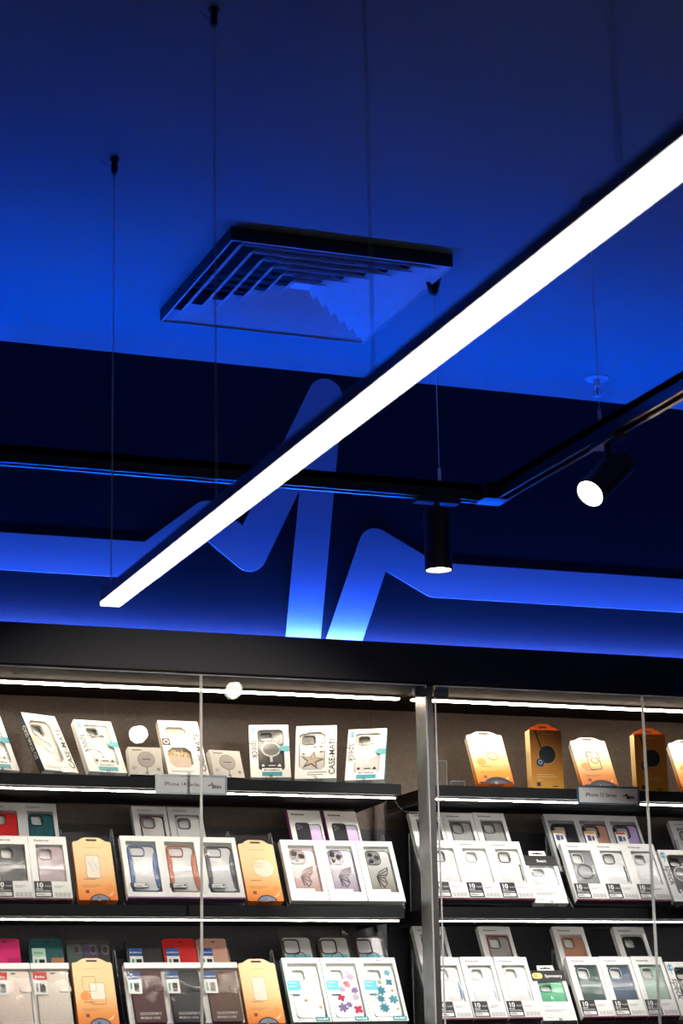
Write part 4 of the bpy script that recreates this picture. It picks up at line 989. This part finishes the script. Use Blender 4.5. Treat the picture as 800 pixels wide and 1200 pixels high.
# --- lower shelf
ZF = .086; ZB = .172
gl, gk = 'boxes on the lower shelf', 'boxes on the raised back row of the lower shelf'
folio_box('cream wallet case with red hang card, cut by the frame at the left', 1.128, YF+.008, ZF, (.80, .66, .58), gl, ink=(.2, .15, .12), tagc=(.55, .03, .02), w=.0955, words=False)
folio_box('beige wallet case with red hang card beside the outlined orange box', 1.226, YF+.008, ZF, (.78, .69, .60), gl, ink=(.2, .15, .12), tagc=(.55, .03, .02), w=.0955, words=False)
def flip_back(label, x, z, col, grp, w=.080, h=.146, card=None, patch=None):
    """coloured flip case without sleeve, card hung on the left"""
    t = place('phone_wallet_case', label, x, YB, z, group=grp, cat='phone case')
    lm = leather('leather', col)
    prism('wallet_cover', [rrect(0, h/2, w, h, .006)], 0, .010, lm, t)
    prism('earpiece_slot', [rrect(.003, h-.010, .012, .003, .0014, 3)], -.0004, 0, M['blk'], t)
    prism('spine', [rect(-w/2-.004, .004, -w/2, h-.004)], .001, .010, lm, t)
    if card:
        gcard = prism('hang_card', [rrect(-w/2+.018, h-.062, .034, .064, .002, 2)], -.003, -.002, M['white'], t)
        prism('card_header', [rect(-w/2+.001, h-.053, -w/2+.035, h-.030)], -.0035, -.003, plain(card), gcard)
        if card[2] > card[1]*1.5: text('card_text', 'BLUEMOON', .0056, M['white'], gcard, -w/2+.018, h-.045, y=-.0038, align='CENTER', bold=.02)
        else: scribble('card_print', gcard, -w/2+.018, h-.046, .024, .006, plain((.1, .3, .2)), -.0038, -.0035, 6, 9, 'CENTER')
        prism('card_picture', [rect(-w/2+.017, h-.086, -w/2+.031, h-.062)], -.0035, -.003, M['blk'], gcard)
        tag(prism('card_picture', [rect(-w/2+.006, h-.084, -w/2+.012, h-.062)], -.0035, -.003, plain((.05, .35, .25)), gcard), 'green strip on the hang card')
    if patch: prism('closure_flap', [rrect(w/2-.016, h-.074, .032, .034, .003, 2)], -.003, -.0002, plain(patch), t)
    bm = bmesh.new(); add_prism(bm, [rrect(0, h/2+.006, w+.004, h+.012, .004)], -.0052, -.0050); mobj('clear_sleeve', bm, M['film'], t)
    return t
flip_back('bright pink wallet case at the left of the lower back row', 1.128, ZB, (.75, .03, .20), gk, patch=(.55, .01, .12))
flip_back('dark teal wallet case with pale green card and brown flap', 1.236, ZB, (.02, .11, .12), gk, card=(.45, .65, .50), patch=(.45, .20, .08))
stand('clear stepped stand under the cream and pink wallet cases', 1.078, 1.277, ZF, T2, rise=.0865)
# three small cases standing behind the outlined orange box
for x, col, lab in ((1.318, (.07, .16, .13), 'dark green bagged case behind the orange outlined box'), (1.361, (.10, .05, .15), 'dark purple bagged case behind the orange outlined box'), (1.3925, (.02, .02, .022), 'black bagged case behind the orange outlined box')):
    t = place('bagged_phone_case', lab, x-.006, YB+.012, ZB-.012, group=gk, cat='phone case')
    c = prism('phone_case', [rrect(0, .075, .029 if col[0] < .03 else .041, .140, .008), rrect(.004, .128, .014, .022, .006)], .001, .009, plain(col), t)
    prism('camera_ring', [rrect(.004, .128, .019, .028, .008), rrect(.004, .128, .012, .018, .005)], -.0008, .001, plain((.45, .42, .42), .2, .5), c)
    prism('clear_bag', [rrect(0, .078, .0305 if col[0] < .03 else .0425, .156, .004)], -.0011, -.0009, M['wrap'], t)
easel('wide clear easel holding the three small dark cases', 1.348, YB+.012, ZB-.012, 0, LEAN, T2, w=.115, d=.014)
orange_box('peach box with dark double outline of a case, on the lower shelf at left', 1.335, YF, ZF, 'pair', gl, w=.102)
easel('clear easel under the peach box with the double outline', 1.335, YF, ZF, 0, LEAN, T2)
folio_box('burgundy wallet case with blue hang card', 1.464, YF+.008, ZF, (.085, .022, .025), gl)
folio_box('black wallet case with blue hang card in the front row', 1.5625, YF+.008, ZF, (.025, .025, .027), gl)
folio_box('brown wallet case with blue hang card', 1.661, YF+.008, ZF, (.13, .065, .042), gl)
flip_back('black wallet case in the back row behind the burgundy one', 1.489, ZB, (.028, .028, .032), gk, w=.088, card=(.03, .09, .30))
flip_back('red wallet case in the back row behind the black one', 1.583, ZB, (.55, .015, .015), gk, w=.082, card=(.03, .09, .30))
flip_back('rose beige wallet case in the back row behind the brown one', 1.670, ZB, (.52, .29, .22), gk, w=.077, card=(.03, .09, .30))
stand('clear stepped stand under the burgundy, black and brown wallet cases', 1.414, 1.7115, ZF, T2, rise=.0865)
orange_box('peach box with pale halo, left of the flower case boxes', 1.766, YF, ZF-.003, 'phone', gl, w=.099)
easel('clear easel under the peach box left of the flowers', 1.766, YF, ZF-.003, 0, LEAN, T2)
ye = (.55, .38, .08)
flower_box('white box, clear case with tiny yellow flowers', 1.888, YF, ZF-.001, [(.022, .045, .003, ye, 6), (-.012, .018, .003, ye, 6), (.024, .004, .0035, ye, 6), (-.006, -.022, .005, ye, 6), (.030, -.042, .005, ye, 6)], gl)
pu, rd, li = (.20, .12, .33), (.55, .01, .06), (.50, .38, .58)
flower_box('white box, clear case with red and purple flowers', 1.9935, YF, ZF-.001, [(.022, .045, .011, li, 6), (.016, .058, .008, (.72, .55, .65), 6), (.010, .024, .011, rd, 5), (-.006, .010, .010, li, 6), (.026, .006, .011, pu, 6), (-.014, -.016, .011, rd, 4), (.026, -.014, .010, li, 6), (-.014, -.044, .014, pu, 6), (.026, -.050, .013, rd, 4), (.004, -.036, .009, pu, 6)], gl)
tl_ = (.02, .24, .32)
flower_box('white box, clear case with teal flowers', 2.0985, YF, ZF-.001, [(.022, .056, .009, (.10, .40, .46), 5), (.022, .028, .010, tl_, 4), (-.006, .004, .014, tl_, 7), (-.010, -.020, .011, tl_, 7), (.024, -.022, .013, (.05, .30, .36), 6), (-.006, -.046, .014, tl_, 8), (.026, .004, .004, ye, 6), (.030, -.050, .003, ye, 6), (-.004, .028, .006, (.5, .5, .2), 6)], gl)
wrapped_case('bagged clear case with dark grey rim, behind the yellow flowers', 1.904, YB, ZB-.004, (.05, .05, .055), gk, 1, h=.157)
wrapped_case('bagged clear case with bronze rim, behind the red flowers', 2.008, YB, ZB-.004, (.10, .06, .035), gk, 2, h=.157)
wrapped_case('bagged clear case with dark red rim, behind the teal flowers', 2.108, YB, ZB-.004, (.12, .035, .045), gk, 3, w=.074, h=.157)
stand('clear stepped stand under the flower case boxes', 1.8355, 2.1515, ZF-.001, T2, rise=.083)
drop_box('white box with clear case and blue rail, half behind the post on the lower shelf', 2.2855, YF, ZF, (.72, .72, .73), ring=(.6, .6, .62), accent=(.08, .22, .45), group=gl)
drop_box('white box with clear case and pale blue button, second from the lower post', 2.3845, YF, ZF, (.78, .78, .79), ring=(.72, .72, .74), accent=(.55, .62, .72), group=gl)
drop_box('white box with clear case next to the green case on the lower shelf', 2.484, YF, ZF, (.78, .775, .77), ring=(.72, .72, .72), accent=(.62, .6, .58), group=gl)
drop_box('white-grey box leaning behind the steel post, top of the lower shelf', 2.2885, YB, ZB, (.55, .55, .56), ring=(.2, .2, .2), w=.095, rim=(.10, .18, .30), group=gk, info=False)
drop_box('white-grey box with clear case and dark red edge in the lower back row', 2.4815, YB, ZB, (.46, .45, .43), ring=(.25, .24, .24), w=.096, rim=(.30, .04, .035), group=gk, info=False)
stand('clear stepped stand right of the post on the lower shelf', 2.2365, 2.533, ZF, T2, rise=.086)
header_box('white box with black header and mint green case', 2.590, YF+.012, ZF-.006, (.07, .42, .20), gl)
easel('clear easel under the mint green case box', 2.590, YF+.012, ZF-.006, 0, LEAN, T2, d=.020)
drop_box('white box with dark green phone case', 2.700, YF, ZF, (.035, .08, .065), ring=(.6, .6, .6), group=gl)
drop_box('white box with navy phone case', 2.798, YF, ZF, (.025, .055, .11), ring=(.6, .6, .6), group=gl)
drop_box('white box with pale mint phone case', 2.8965, YF, ZF, (.34, .50, .40), ring=(.6, .62, .6), group=gl)
drop_box('white-grey box with salmon tan case in the lower back row', 2.7065, YB, ZB, (.52, .27, .17), ring=(.40, .20, .13), w=.096, group=gk, info=False)
drop_box('white-grey box with black case in the lower back row', 2.8955, YB, ZB, (.02, .022, .023), ring=(.05, .05, .05), w=.097, group=gk, info=False)
stand('clear stepped stand under the dark green, navy and mint cases', 2.6515, 2.947, ZF, T2, rise=.086)
script_box('white box with black ring case, cut by the right edge on the lower shelf', 3.002, YF, ZF, 0, LEAN, gl, dark=True, h=.168)
easel('clear easel under the black ring case box on the lower shelf', 3.002, YF, ZF, 0, LEAN, T2)

# ------------------------------------------------------------------ lift to the floor, camera, light, view
cam_d = bpy.data.cameras.new('camera'); cam = bpy.data.objects.new('camera', cam_d); COL.objects.link(cam)
cam_d.sensor_fit = 'VERTICAL'; cam_d.sensor_height = 36.; cam_d.sensor_width = 24.
cam_d.lens = 2463.6*36/1200; cam_d.clip_start = .05
r_, u_, f_ = (.9335, -.3580, -.0197), (-.0719, -.2408, .9679), (.3512, .9021, .2506)
u_ = Vector(u_).normalized(); f_ = Vector(f_); f_ = (f_-u_*f_.dot(u_)).normalized(); r_ = f_.cross(u_)
cam.matrix_world = Matrix(((r_.x, u_.x, -f_.x, 0), (r_.y, u_.y, -f_.y, 0), (r_.z, u_.z, -f_.z, 0), (0, 0, 0, 1)))
cam_d.dof.use_dof = True; cam_d.dof.focus_distance = 5.6; cam_d.dof.aperture_fstop = 4.0
scene.camera = cam
for o in list(scene.objects):
    if o.parent is None: o.location.z += EYE

w = bpy.data.worlds.new('store_dim'); scene.world = w; w.use_nodes = True
w.node_tree.nodes['Background'].inputs[0].default_value = (1., .90, .85, 1); w.node_tree.nodes['Background'].inputs[1].default_value = .0025
vs = scene.view_settings
vs.view_transform = 'Standard'; vs.look = 'None'; vs.gamma = 1.; vs.use_curve_mapping = False; vs.exposure = 0.
cy_ = scene.cycles
cy_.use_denoising = True; cy_.max_bounces = 10; cy_.transparent_max_bounces = 32; cy_.diffuse_bounces = 4; cy_.sample_clamp_indirect = 8.
cy_.use_light_tree = True
